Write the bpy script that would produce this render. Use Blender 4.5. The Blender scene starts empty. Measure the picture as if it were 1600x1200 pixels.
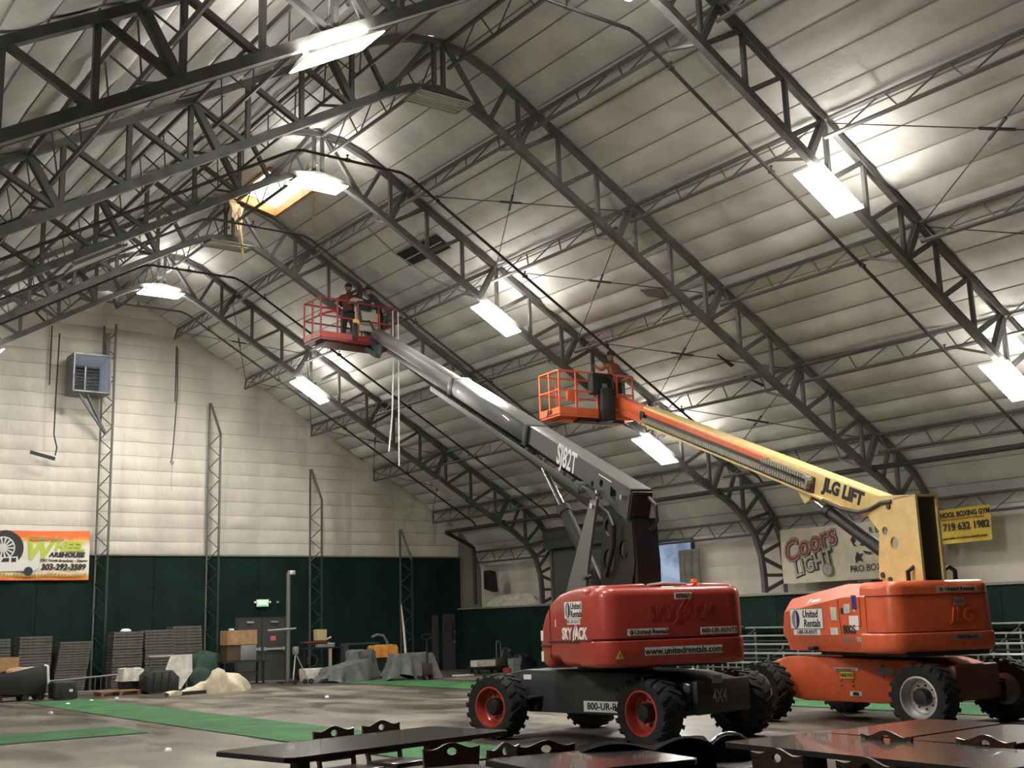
import bpy, bmesh, math, random
from mathutils import Matrix, Vector
from mathutils.geometry import tessellate_polygon
random.seed(7)
R = math.radians
C = bpy.context.scene.collection
SC = bpy.context.scene

# ---------------------------------------------------------------- camera, world, exposure
PITCH, YAW, ROLL, FPX, EYE = 0.1988, 0.6287, 0.0307, 1838.0, 1.68
def make_camera():
    st, ct, sp, cp = math.sin(PITCH), math.cos(PITCH), math.sin(YAW), math.cos(YAW)
    fw = Vector((sp*ct, cp*ct, st)); r = Vector((cp, -sp, 0)); u = r.cross(fw)
    c, s = math.cos(ROLL), math.sin(ROLL)
    x = r*c - u*s; y = r*s + u*c
    cam = bpy.data.cameras.new('camera'); o = bpy.data.objects.new('camera', cam); C.objects.link(o)
    m = Matrix((x, y, -fw)).transposed().to_4x4(); m.translation = (0, 0, EYE)
    o.matrix_world = m
    cam.sensor_width = 36.0; cam.lens = FPX/1600*36.0; cam.clip_end = 300
    SC.camera = o
make_camera()
w = bpy.data.worlds.new('daylight'); SC.world = w; w.use_nodes = True
bg = w.node_tree.nodes['Background']; bg.inputs[0].default_value = (1.0, 0.96, 0.88, 1); bg.inputs[1].default_value = 5.0
SC.view_settings.view_transform = 'Standard'; SC.view_settings.look = 'None'
SC.view_settings.gamma = 1.0; SC.view_settings.use_curve_mapping = False
SC.view_settings.exposure = 0.55
LAMP_DOWN, LAMP_UP = 115.0, 85.0        # radiance of the lit fluorescent fixtures
LAMP_COLOR = (1.0, 0.96, 0.885)

# ---------------------------------------------------------------- materials
MATS = {}
def mat(name, col, rough=0.6, metal=0.0, var=0.0, scale=4.0, bump=0.0, stretch=None, spec=0.5, coat=0.0, col2=None, emit=None, estr=0.0, bscale=None):
    if name in MATS: return MATS[name]
    m = bpy.data.materials.new(name); MATS[name] = m; m.use_nodes = True
    nt = m.node_tree; b = nt.nodes['Principled BSDF']
    b.inputs['Base Color'].default_value = (*col, 1); b.inputs['Roughness'].default_value = rough
    b.inputs['Metallic'].default_value = metal; b.inputs['Specular IOR Level'].default_value = spec
    b.inputs['Coat Weight'].default_value = coat
    if emit: b.inputs['Emission Color'].default_value = (*emit, 1); b.inputs['Emission Strength'].default_value = estr
    if var > 0 or col2 or bump > 0:
        tc = nt.nodes.new('ShaderNodeTexCoord'); mp = nt.nodes.new('ShaderNodeMapping')
        nt.links.new(tc.outputs['Object'], mp.inputs[0])
        if stretch: mp.inputs['Scale'].default_value = stretch
        nz = nt.nodes.new('ShaderNodeTexNoise'); nz.inputs['Scale'].default_value = scale; nz.inputs['Detail'].default_value = 5
        nt.links.new(mp.outputs[0], nz.inputs['Vector'])
        if var > 0 or col2:
            cr = nt.nodes.new('ShaderNodeValToRGB'); cr.color_ramp.elements[0].position = 0.32; cr.color_ramp.elements[1].position = 0.68
            d = col2 if col2 else tuple(c*(1-var) for c in col); l = col if col2 else tuple(min(1, c*(1+var*.5)) for c in col)
            cr.color_ramp.elements[0].color = (*d, 1); cr.color_ramp.elements[1].color = (*l, 1)
            nt.links.new(nz.outputs['Fac'], cr.inputs[0]); nt.links.new(cr.outputs[0], b.inputs['Base Color'])
        if bump > 0:
            n2 = nz
            if bscale:
                n2 = nt.nodes.new('ShaderNodeTexNoise'); n2.inputs['Scale'].default_value = bscale; n2.inputs['Detail'].default_value = 6
                nt.links.new(mp.outputs[0], n2.inputs['Vector'])
            bp = nt.nodes.new('ShaderNodeBump'); bp.inputs['Strength'].default_value = bump; bp.inputs['Distance'].default_value = 0.05
            nt.links.new(n2.outputs['Fac'], bp.inputs['Height']); nt.links.new(bp.outputs[0], b.inputs['Normal'])
    return m
steel = mat('truss_steel', (0.125, 0.125, 0.118), 0.55, 0.2, 0.35, 3)
steel_d = mat('pipe_steel', (0.035, 0.032, 0.03), 0.55, 0.1)
lining = mat('roof_lining', (0.60, 0.585, 0.55), 0.5, 0, 0.28, 0.7, 0.4, (1, 1, 1), bscale=5)
wallm = mat('wall_lining', (0.66, 0.615, 0.535), 0.5, 0, 0.28, 0.6, 0.55, (1, 1, .35), bscale=6)
greenm = mat('green_paint', (0.008, 0.022, 0.018), 0.8, 0, 0.35, 1.2, spec=0.15)
turf = mat('green_carpet', (0.040, 0.155, 0.050), 0.85, 0, 0.45, 1.3, 0.2, bscale=60)
black = mat('black_plastic', (0.012, 0.012, 0.013), 0.5)
rubber = mat('tyre_rubber', (0.010, 0.010, 0.010), 0.8, 0, 0.4, 9, 0.15, bscale=40)
chrome = mat('chrome', (0.75, 0.75, 0.75), 0.18, 1.0)
alu = mat('aluminium', (0.62, 0.62, 0.60), 0.38, 0.75)
white = mat('white_vinyl', (0.80, 0.79, 0.75), 0.5)
dirtywhite = mat('dirty_white', (0.60, 0.57, 0.50), 0.7, 0, 0.3, 5)
card = mat('cardboard', (0.38, 0.22, 0.11), 0.8, 0, 0.25, 6)
sj_red = mat('red_paint', (0.40, 0.050, 0.036), 0.32, 0, 0.10, 6, coat=0.35)
sj_grey = mat('graphite_paint', (0.048, 0.050, 0.052), 0.38, 0.1, 0.15, 5, coat=0.2)
sj_lt = mat('grey_boom_top', (0.15, 0.15, 0.146), 0.35, 0.2, 0.1, 5)
jl_org = mat('orange_paint', (0.70, 0.125, 0.045), 0.38, 0, 0.12, 5, coat=0.2)
jl_cream = mat('cream_paint', (0.74, 0.56, 0.24), 0.42, 0, 0.12, 5)
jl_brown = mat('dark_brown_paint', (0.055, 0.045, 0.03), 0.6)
ink = mat('black_ink', (0.012, 0.012, 0.014), 0.6)
navy = mat('navy_ink', (0.015, 0.02, 0.10), 0.6)
greyink = mat('grey_ink', (0.22, 0.22, 0.22), 0.6)
yellow = mat('yellow_vinyl', (0.72, 0.52, 0.06), 0.55)
orangeglass = mat('amber_plastic', (0.8, 0.16, 0.02), 0.3)
wood_d = mat('dark_walnut', (0.028, 0.018, 0.014), 0.35, 0, 0.4, 8, 0, (1, 6, 6), coat=0.4)
wood_b = mat('chair_wood', (0.075, 0.035, 0.016), 0.32, 0, 0.4, 8, 0, (1, 6, 6), coat=0.3)
tabletop = mat('table_laminate', (0.040, 0.034, 0.030), 0.20, 0, 0.35, 7, 0, (1, 9, 9), coat=0.3)
tarp = mat('grey_tarp', (0.13, 0.135, 0.135), 0.7, 0, 0.35, 4, 0.4, bscale=18)
wire = mat('white_wire', (0.65, 0.65, 0.62), 0.6)

# ---------------------------------------------------------------- mesh building
class MB:
    def __init__(s, M=None): s.v = []; s.f = []; s.M = M; s.smooth = []
    def add(s, vs, fs, sm=False):
        n = len(s.v)
        s.v += [tuple(s.M @ Vector(p)) if s.M else tuple(p) for p in vs]
        s.f += [tuple(i+n for i in f) for f in fs]; s.smooth += [sm]*len(fs); return s
    def box(s, c, d, rz=0, tilt=None):
        m = Matrix.Translation(c) @ Matrix.Rotation(rz, 4, 'Z')
        if tilt is not None: m = m @ tilt
        a, b, e = d[0]/2, d[1]/2, d[2]/2
        vs = [m @ Vector((x*a, y*b, z*e)) for z in (-1, 1) for y in (-1, 1) for x in (-1, 1)]
        return s.add(vs, [(0,2,3,1),(4,5,7,6),(0,1,5,4),(2,6,7,3),(0,4,6,2),(1,3,7,5)])
    def bar(s, p, q, w, h=None, up=(0, 0, 1)):
        p = Vector(p); q = Vector(q); h = h or w
        d = (q-p).normalized(); u = Vector(up)
        if abs(d.dot(u)) > .98: u = Vector((1, 0, 0))
        x = d.cross(u).normalized(); y = x.cross(d)
        vs = [o + x*a*w/2 + y*b*h/2 for o in (p, q) for b in (-1, 1) for a in (-1, 1)]
        return s.add(vs, [(0,2,3,1),(4,5,7,6),(0,1,5,4),(2,6,7,3),(0,4,6,2),(1,3,7,5)])
    def tube(s, p, q, r, n=10, r2=None):
        return s.path([p, q], r, n, r2)
    def path(s, pts, r, n=8, r2=None):
        pts = [Vector(p) for p in pts]; vs = []; fs = []
        x = None
        for i, p in enumerate(pts):
            d = (pts[min(i+1, len(pts)-1)] - pts[max(i-1, 0)]).normalized()
            if x is None:
                u = Vector((0, 0, 1)) if abs(d.z) < .9 else Vector((1, 0, 0)); x = d.cross(u).normalized()
            else:
                x = (x - d*x.dot(d)).normalized()
            y = d.cross(x); rr = r + ((r2 if r2 is not None else r)-r)*i/(len(pts)-1)
            vs += [p + (x*math.cos(k*2*math.pi/n) + y*math.sin(k*2*math.pi/n))*rr for k in range(n)]
        for i in range(len(pts)-1):
            for k in range(n): fs.append((i*n+k, i*n+(k+1) % n, (i+1)*n+(k+1) % n, (i+1)*n+k))
        s.add(vs, fs, True)
        m = len(s.v)-len(vs)
        s.f.append(tuple(m+k for k in range(n))[::-1]); s.f.append(tuple(m+(len(pts)-1)*n+k for k in range(n))); s.smooth += [False]*2
        return s
    def lathe(s, prof, c, ax='Y', n=28, close=False):
        vs = []; fs = []; c = Vector(c); k = len(prof)
        for i in range(n):
            a = i*2*math.pi/n
            for r, h in prof:
                p = (r*math.cos(a), h, r*math.sin(a)) if ax == 'Y' else ((r*math.cos(a), r*math.sin(a), h) if ax == 'Z' else (h, r*math.cos(a), r*math.sin(a)))
                vs.append(c + Vector(p))
        for i in range(n):
            j = (i+1) % n
            for q in range(k - (0 if close else 1)):
                q2 = (q+1) % k
                fs.append((i*k+q, j*k+q, j*k+q2, i*k+q2))
        return s.add(vs, fs, True)
    def prism(s, pts, f, t0, t1, holes=()):
        """pts: outline (a,b); f(a,b,t) -> 3d point; extruded from t0 to t1"""
        loops = [list(pts)] + [list(h) for h in holes]
        flat = [p for l in loops for p in l]; n = len(flat)
        tris = tessellate_polygon([[Vector((a, b, 0)) for a, b in l] for l in loops])
        vs = [f(a, b, t0) for a, b in flat] + [f(a, b, t1) for a, b in flat]
        fs = [tuple(t) for t in tris] + [tuple(i+n for i in reversed(t)) for t in tris]
        o = 0
        for l in loops:
            for i in range(len(l)):
                j = (i+1) % len(l); fs.append((o+i, o+j, o+j+n, o+i+n))
            o += len(l)
        return s.add(vs, fs)
    def grid(s, nu, nv, f, sm=True):
        vs = [f(i/nu, j/nv) for j in range(nv+1) for i in range(nu+1)]
        return s.add(vs, [(j*(nu+1)+i, j*(nu+1)+i+1, (j+1)*(nu+1)+i+1, (j+1)*(nu+1)+i) for j in range(nv) for i in range(nu)], sm)
    def rbox(s, c, d, r=.03, seg=3, rz=0):
        bm = bmesh.new(); bmesh.ops.create_cube(bm, size=1)
        bmesh.ops.scale(bm, vec=d, verts=bm.verts)
        bmesh.ops.bevel(bm, geom=bm.edges[:], offset=min(r, min(d)*.49), segments=seg, affect='EDGES', profile=.5)
        m = Matrix.Translation(c) @ Matrix.Rotation(rz, 4, 'Z')
        return s.from_bm(bm, m)
    def from_bm(s, bm, m=None, sm=True):
        bm.verts.index_update(); m = m or Matrix()
        s.add([m @ v.co for v in bm.verts], [tuple(v.index for v in f.verts) for f in bm.faces], sm); bm.free(); return s
    def bevprism(s, pts, f, t0, t1, r=.05, seg=3):
        bm = bmesh.new(); n = len(pts)
        vs = [bm.verts.new(f(a, b, t0)) for a, b in pts] + [bm.verts.new(f(a, b, t1)) for a, b in pts]
        bm.faces.new(vs[:n]); bm.faces.new(list(reversed(vs[n:])))
        for i in range(n):
            j = (i+1) % n; bm.faces.new((vs[i], vs[j], vs[j+n], vs[i+n]))
        bmesh.ops.recalc_face_normals(bm, faces=bm.faces)
        bmesh.ops.bevel(bm, geom=bm.edges[:], offset=r, segments=seg, affect='EDGES', profile=.5, clamp_overlap=True)
        return s.from_bm(bm)
    def slab(s, foot, z0, z1, rt=.1, rb=.0, taper=0.0, n=4):
        """plan outline foot extruded upwards with rounded upper / lower rims"""
        N = len(foot); P = [Vector((x, y)) for x, y in foot]; nr = []
        for i in range(N):
            d = (P[(i+1) % N]-P[i-1]).normalized(); nr.append(Vector((d.y, -d.x)))
        ar = sum(P[i].x*P[(i+1) % N].y-P[(i+1) % N].x*P[i].y for i in range(N))
        if ar < 0: nr = [-q for q in nr]
        rings = []
        if rb: rings += [(z0+rb*(1-math.cos(a)), rb*(1-math.sin(a))) for a in [math.pi/2*i/n for i in range(n+1)]]
        else: rings.append((z0, 0))
        if rt: rings += [(z1-rt*(1-math.sin(a)), rt*(1-math.cos(a))) for a in [math.pi/2*i/n for i in range(n+1)]]
        else: rings.append((z1, 0))
        vs = []; fs = []
        for z, ins in rings:
            ins += taper*(z-z0)/(z1-z0)
            vs += [(P[i].x-nr[i].x*ins, P[i].y-nr[i].y*ins, z) for i in range(N)]
        for j in range(len(rings)-1):
            for i in range(N): fs.append((j*N+i, j*N+(i+1) % N, (j+1)*N+(i+1) % N, (j+1)*N+i))
        fs += [tuple(reversed(range(N))), tuple((len(rings)-1)*N+i for i in range(N))]
        return s.add(vs, fs, True)
    def mesh(s, name, m):
        me = bpy.data.meshes.new(name); me.from_pydata(s.v, [], s.f)
        bm = bmesh.new(); bm.from_mesh(me); bmesh.ops.recalc_face_normals(bm, faces=bm.faces); bm.to_mesh(me); bm.free()
        if any(s.smooth):
            me.polygons.foreach_set('use_smooth', s.smooth)
            try: me.set_sharp_from_angle(angle=R(38))
            except Exception: pass
        if m: me.materials.append(m)
        return me

def world_of(o):
    m = o.matrix_basis.copy()
    if o.parent: m = world_of(o.parent) @ o.matrix_parent_inverse @ m
    return m
def link(o, parent=None, world=True):
    C.objects.link(o)
    if parent:
        o.parent = parent
        if world: o.matrix_parent_inverse = world_of(parent).inverted()
    return o
def tag(o, label=None, cat=None, group=None, kind=None):
    if label: o['label'] = label
    if cat: o['category'] = cat
    if group: o['group'] = group
    if kind: o['kind'] = kind
    return o
def thing(name, label, cat, loc=(0, 0, 0), rz=0, group=None):
    o = bpy.data.objects.new(name, None); o.location = loc; o.rotation_euler = (0, 0, rz); o.empty_display_size = .2
    C.objects.link(o); return tag(o, label, cat, group)
def obj(name, mb, m, parent=None, world=True):
    me = mb if isinstance(mb, bpy.types.Mesh) else mb.mesh(name, m)
    return link(bpy.data.objects.new(name, me), parent, world)
def struct(name, mb, m, parent=None):
    o = obj(name, mb, m, parent)
    if not parent: o['kind'] = 'structure'
    return o
def based(mb):
    """move a free-standing thing's origin to the middle of its base"""
    xs, ys, zs = zip(*mb.v); c = Vector(((min(xs)+max(xs))/2, (min(ys)+max(ys))/2, min(zs)))
    mb.v = [tuple(Vector(p)-c) for p in mb.v]; return c
def solo(name, mb, m, label, cat, group=None):
    c = based(mb); o = obj(name, mb, m); o.location = c; return tag(o, label, cat, group)
_unit = {}
def member(name, p, q, w, h, m, parent, up=(0, 0, 1)):
    """a straight steel member: one shared unit box, placed from p to q"""
    if m.name not in _unit: _unit[m.name] = MB().box((0, 0, .5), (1, 1, 1)).mesh('steel_member', m)
    p = Vector(p); q = Vector(q); d = (q-p); L = d.length; d.normalize(); u = Vector(up)
    if abs(d.dot(u)) > .98: u = Vector((0, 1, 0))
    x = d.cross(u).normalized(); y = d.cross(x)
    M = Matrix((x*w, y*h, d*L)).transposed().to_4x4(); M.translation = p
    o = bpy.data.objects.new(name, _unit[m.name])
    link(o, parent); o.matrix_basis = M
    return o
def copy_tree(o, parent=None):
    c = o.copy(); C.objects.link(c)
    if parent: c.parent = parent; c.matrix_parent_inverse = o.matrix_parent_inverse.copy()
    for ch in list(o.children): copy_tree(ch, c)
    return c
def text_mesh(s, size, m, bold=0.0, shear=0.0, ext=0.003, align='CENTER', sx=1.0, space=1.0):
    cu = bpy.data.curves.new('lettering', 'FONT'); cu.body = s; cu.size = size; cu.align_x = align; cu.align_y = 'CENTER'
    cu.offset = bold; cu.shear = shear; cu.extrude = ext; cu.resolution_u = 3; cu.space_character = space
    o = bpy.data.objects.new('lettering', cu)
    me = bpy.data.meshes.new_from_object(o); bpy.data.objects.remove(o)
    if sx != 1.0: me.transform(Matrix.Diagonal((sx, 1, 1, 1)))
    me.materials.clear(); me.materials.append(m); return me
def frame_m(o, xd, yd):
    """matrix of a flat frame: origin o, x along xd, y along yd, z out of the surface"""
    x = Vector(xd).normalized(); y = Vector(yd); y = (y - x*y.dot(x)).normalized(); z = x.cross(y)
    m = Matrix((x, y, z)).transposed().to_4x4(); m.translation = o; return m
def put(name, me, M, parent, world=False):
    o = bpy.data.objects.new(name, me); link(o, parent, world); o.matrix_basis = M; return o

# ---------------------------------------------------------------- the hall: profile of the arched frames
XC = 11.12                     # ridge line
FY = [7.304 + 5.02*i for i in range(6)]          # frames F0 .. F5
YW = 37.42                     # end wall
YB = -34.0                      # wall behind the viewer
SLOPE = .5855
LOW = [(11.12, 11.50), (11.68, 11.40), (12.23, 11.15), (12.92, 10.75), (22.80, 4.97), (23.40, 4.66), (23.93, 4.27), (24.31, 3.80), (24.50, 3.24), (24.56, 2.72), (24.56, 2.23)]
UPP = [(11.12, 12.46), (11.70, 12.40), (12.30, 12.18), (12.92, 11.83), (23.20, 5.81), (23.93, 5.40), (24.59, 4.90), (25.10, 4.27), (25.36, 3.66), (25.43, 2.90), (25.44, 2.23)]
def mir(p, s): return (p[0] if s > 0 else 2*XC - p[0], p[1])
def lowz(x): return 10.75 - SLOPE*(x-12.92)
def uppz(x): return lowz(x) + 1.08
NODE = [(12.92 + 2.47*k, 10.75 - 1.445*k) for k in range(5)]
NV = Vector((.505, .863))
ORD = ['nearest', 'second', 'third', 'fourth', 'fifth', 'farthest']

def chord_mesh(pts, w, h):
    mb = MB(); P = [Vector((x, 0, z)) for x, z in pts]; vs = []; fs = []
    for i, p in enumerate(P):
        d = (P[min(i+1, len(P)-1)] - P[max(i-1, 0)]).normalized(); n = Vector((-d.z, 0, d.x))
        vs += [p + n*h/2*a + Vector((0, w/2*b, 0)) for a, b in ((-1, -1), (1, -1), (1, 1), (-1, 1))]
    for i in range(len(P)-1):
        for k in range(4): fs.append((i*4+k, i*4+(k+1) % 4, i*4+4+(k+1) % 4, i*4+4+k))
    fs += [(3, 2, 1, 0), tuple(len(vs)-4+k for k in range(4))]
    return mb.add(vs, fs)
def build_frame():
    y = FY[0]
    t = thing('roof_frame', '', 'roof truss', (XC, y, 2.2))
    lo = [mir(p, -1) for p in reversed(LOW[1:])] + LOW; up = [mir(p, -1) for p in reversed(UPP[1:])] + UPP
    for nm, pts in (('bottom_chord', lo), ('top_chord', up)):
        mb = chord_mesh(pts, .13, .14 if nm[0] == 'b' else .12); mb.v = [(a, b+y, c) for a, b, c in mb.v]
        obj(nm, mb, steel, t)
    def m(nm, a, b, wd, s): member(nm, (mir(a, s)[0], y, a[1]), (mir(b, s)[0], y, b[1]), wd, wd, steel, t, (0, 1, 0))
    for s in (1, -1):
        xs = [15.39 + 2.47*(.2 + .395*j) for j in range(-3, 8)]
        for i, x in enumerate(xs):
            m('strut', (x, lowz(x)), (x, uppz(x)), .075, s)
            if i < len(xs)-1: m('diagonal', (x+.03, lowz(x)), (xs[i+1]-.03, uppz(xs[i+1])), .085, s)
        for k, (x, z) in enumerate(NODE): m('purlin_strut', (x, z), (x+NV.x*.93, z+NV.y*.93), .12, s)
        m('diagonal', (12.23, 11.15), (11.32, 12.42), .08, s); m('diagonal', (12.26, 11.15), (12.72, 11.95), .08, s)
        m('strut', (11.22, 11.5), (11.22, 12.44), .075, s)
        for a, b in (((23.35, 4.70), (23.72, 5.53)), ((23.93, 4.27), (23.93, 5.42)), ((23.95, 4.3), (24.59, 4.90)), ((24.02, 4.18), (25.0, 4.42)), ((24.31, 3.80), (25.08, 4.27)),
                     ((24.44, 3.45), (25.05, 4.1)), ((24.50, 3.26), (25.35, 3.60)), ((24.52, 3.18), (25.42, 2.85)), ((24.55, 2.70), (25.43, 2.70)), ((24.56, 2.27), (25.43, 2.58))):
            m('knee_brace', a, b, .085, s)
    return t
frame0 = build_frame()
fl = ['at the top of the view with five lit fixtures', 'crossing the middle top of the view, with a dark fixture at its peak', 'behind the cream boom, with the round glowing peak fixture',
      'just above the red basket', 'farthest from the viewer, nearest the end wall']
for i, y in enumerate(FY):
    t = frame0 if i == 0 else copy_tree(frame0)
    t.location = (XC, y, 2.2)
    t['label'] = ('arched lattice roof truss overhead outside the top right corner' if i == 0 else 'arched grey lattice roof truss ' + fl[i-1]); t['group'] = 'arched roof trusses'

# purlin trusses between the frames
def purlin_lines():
    L = [('ridge', (11.2, 12.42), (11.2, 11.86))]
    for s, sd in ((1, 'right'), (-1, 'left')):
        for k, (x, z) in enumerate(NODE[:5] if s > 0 else NODE[:3]):
            a = mir((x+NV.x*.90, z+NV.y*.90), s); b = mir((x+NV.x*.38, z+NV.y*.38), s)
            L.append((f'{ORD[k]} line down {sd} slope', a, b))
    L.append(('right eave line', (25.03, 4.27), (24.92, 3.85)))
    return L
bays = list(zip(FY, FY[1:] + [YW-.12]))
bayname = ['bay nearest the viewer', 'second bay from the viewer', 'third bay from the viewer', 'fourth bay from the viewer', 'fifth bay from the viewer', 'bay against the end wall']
for nm, a, b in purlin_lines():
    for bi, (y0, y1) in enumerate(bays):
        if 'left' in nm and bi == 5 and not nm.startswith('near'): continue
        t = thing('roof_purlin', f'open-web purlin, {nm if nm != "ridge" else "ridge line"}, {bayname[bi]}', 'purlin', (a[0], y0+.06, b[1]), 0, 'open-web roof purlins')
        A = Vector((a[0], 0, a[1])); B = Vector((b[0], 0, b[1])); Y = lambda y: Vector((0, y, 0))
        upv = (A-B)
        ye0 = y0+.07; ye1 = y1-.07
        member('top_chord', A+Y(ye0), A+Y(ye1), .07, .06, steel, t, upv)
        member('lower_chord', B+Y(ye0+.15), B+Y(ye1-(.15 if bi < 5 else .45)), .06, .05, steel, t, upv)
        n = 4; st = (ye1-ye0)/n
        for j in range(n):
            yt = ye0 + st*j; yb = yt + st*.62
            member('web_rod', A+Y(yt+.12), B+Y(yb-.04), .022, .022, steel, t, (1, 0, 0))
            member('web_rod', B+Y(yb+.04), A+Y(yt+st-.02), .022, .022, steel, t, (1, 0, 0))
        if bi == 5: member('end_strut', A+Y(ye1), B+Y(ye1-.45), .05, .05, steel, t, (1, 0, 0))
        # kicker from the purlin's lower chord to the frame's bottom chord
        if 'down' in nm:
            s = 1 if 'right' in nm else -1
            k = [o for o in ORD if nm.startswith(o)][0]; x, z = NODE[ORD.index(k)]; x, z = mir((x, z), s)
            member('kicker', (x, y0+.075, z), B+Y(y0+.95), .05, .05, steel, t, (1, 0, 0))

# thin cross bracing rods under the lining
def rodpair(t, p, q, r_, s_):
    for a, b in ((p, q), (r_, s_)):
        a = Vector(a); b = Vector(b); mb = MB().tube(a, b, .011, 6)
        m_ = (a+b)/2; d = (b-a).normalized(); mb.tube(m_-d*.28, m_+d*.28, .028, 6)
        obj('rod', mb, steel_d, t)
for bi, ks in ((0, (1, 2)), (2, (0, 1, 2, 3)), (5, (0, 1, 2, 3))):
    y0, y1 = bays[bi]
    for k in ks:
        (xa, za), (xb, zb) = [(NODE[j][0]+NV.x*.8, NODE[j][1]+NV.y*.8) for j in (k, k+1)]
        t = thing('cross_brace', f'crossed brace rods below {ORD[k]} right-slope purlin, {bayname[bi]}', 'brace', (xa, y0+.1, zb), 0, 'crossed brace rods')
        rodpair(t, (xa, y0+.1, za), (xb, y1-.1, zb), (xb, y0+.1, zb), (xa, y1-.1, za))

# sprinkler pipes
for i, y in enumerate((13.3, 20.75, 25.6, 29.87, 34.0)):
    nm = ['near the nearest lit truss', 'just before the third truss', 'behind the red basket', 'below the lit fixture of the farthest truss', 'closest to the end wall'][i]
    t = thing('sprinkler_pipe', 'dark sprinkler branch pipe down the right slope ' + nm, 'pipe', (XC, y, 5), 0, 'sprinkler pipes')
    z = lambda x: 10.95 - SLOPE*(x-12.92)
    pts = [(2*XC-21.5, y, z(21.5)), (2*XC-12.5, y, z(12.5)), (XC-1.15, y, 11.26), (12.30, y, 11.25), (12.55, y, 11.17), (22.85, y, z(22.85)-.03), (22.99, y, 4.95)]
    obj('pipe', MB().path(pts, .032, 8), steel_d, t)
    for x in [13.2+2.35*j for j in range(4)] + [11.0]:
        zz = z(x) if x > 12.4 else 11.26
        obj('sprinkler_head', MB().tube((x, y, zz), (x, y, zz+.10), .014, 6).tube((x, y, zz+.10), (x, y, zz+.12), .03, 8).tube((x-.05, y, zz), (x+.05, y, zz), .045, 8), steel_d, t)
t = thing('sprinkler_main', 'thick dark sprinkler main along the right eave turning down at the end wall', 'pipe', (23.0, 36, 4.9))
obj('main_pipe', MB().path([(23.0, 8, 4.97), (23.0, 35.95, 4.90), (23.04, 36.0, 4.88), (24.1, 36.0, 4.42), (24.22, 36.0, 4.34), (24.24, 36.0, 4.2), (24.24, 36.0, 2.3)], .065, 10), steel_d, t)
for y in FY[1:]:
    obj('clamp', MB().tube((23.0, y-.09, 4.935), (23.0, y+.09, 4.935), .085, 10), steel_d, t)

# ---------------------------------------------------------------- shell
floorm = None
def make_floor_mat():
    m = bpy.data.materials.new('concrete'); m.use_nodes = True; nt = m.node_tree; b = nt.nodes['Principled BSDF']
    tc = nt.nodes.new('ShaderNodeTexCoord'); mp = nt.nodes.new('ShaderNodeMapping'); mp.inputs['Scale'].default_value = (1, .42, 1); mp.inputs['Rotation'].default_value = (0, 0, R(52))
    nt.links.new(tc.outputs['Object'], mp.inputs[0])
    n1 = nt.nodes.new('ShaderNodeTexNoise'); n1.inputs['Scale'].default_value = 1.1; n1.inputs['Detail'].default_value = 8; n1.inputs['Distortion'].default_value = .6
    nt.links.new(mp.outputs[0], n1.inputs['Vector'])
    n2 = nt.nodes.new('ShaderNodeTexNoise'); n2.inputs['Scale'].default_value = .25; n2.inputs['Detail'].default_value = 4
    nt.links.new(tc.outputs['Object'], n2.inputs['Vector'])
    mx = nt.nodes.new('ShaderNodeMath'); mx.operation = 'ADD'; nt.links.new(n1.outputs['Fac'], mx.inputs[0]); nt.links.new(n2.outputs['Fac'], mx.inputs[1])
    cr = nt.nodes.new('ShaderNodeValToRGB'); e = cr.color_ramp.elements
    e[0].position = .43; e[0].color = (.060, .052, .042, 1); e[1].position = .61; e[1].color = (.25, .222, .18, 1)
    x = e.new(.53); x.color = (.135, .117, .093, 1)
    hf = nt.nodes.new('ShaderNodeMath'); hf.operation = 'MULTIPLY'; hf.inputs[1].default_value = .5
    nt.links.new(mx.outputs[0], hf.inputs[0]); nt.links.new(hf.outputs[0], cr.inputs[0]); nt.links.new(cr.outputs[0], b.inputs['Base Color'])
    rr = nt.nodes.new('ShaderNodeMapRange'); rr.inputs[1].default_value = .35; rr.inputs[2].default_value = .65; rr.inputs[3].default_value = .30; rr.inputs[4].default_value = .60
    nt.links.new(n1.outputs['Fac'], rr.inputs[0]); nt.links.new(rr.outputs[0], b.inputs['Roughness'])
    return m
floorm = make_floor_mat()
struct('floor', MB().box((XC, (YB+YW)/2, -.1), (30, YW-YB+.8, .2)), floorm)
def carpet(name_, x0, x1, y0, y1, label, seed):
    rnd = random.Random(seed); mb = MB()
    n = max(4, int(max(x1-x0, y1-y0)/.6)); lng = (y1-y0) > (x1-x0)
    def f(u, v):
        if lng: x = x0+(x1-x0)*u; y = y0+(y1-y0)*v
        else: x = x0+(x1-x0)*v; y = y0+(y1-y0)*u
        wob = .03*math.sin(7*v+seed) if u in (0, 1) else 0
        return (x+wob*(1 if lng else 0), y+wob*(0 if lng else 1), .012 + .01*abs(math.sin(9*v*3+seed))*(1 if 0 < u < 1 else 0))
    mb.grid(6, n, f)
    o = solo(name_, mb, turf, label, 'carpet', 'green carpet runners')
carpet('carpet_runner', 7.9, 9.56, 12.6, 32.4, 'long green carpet runner leading from the tables to the wheeled black bin', 1)
carpet('carpet_runner', 2.2, 7.06, 20.5, 22.4, 'short green carpet piece at the left edge of the floor', 2)
carpet('carpet_runner', 17.15, 19.2, 10.5, 33.0, 'green carpet runner behind the two boom lifts', 3)

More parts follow.
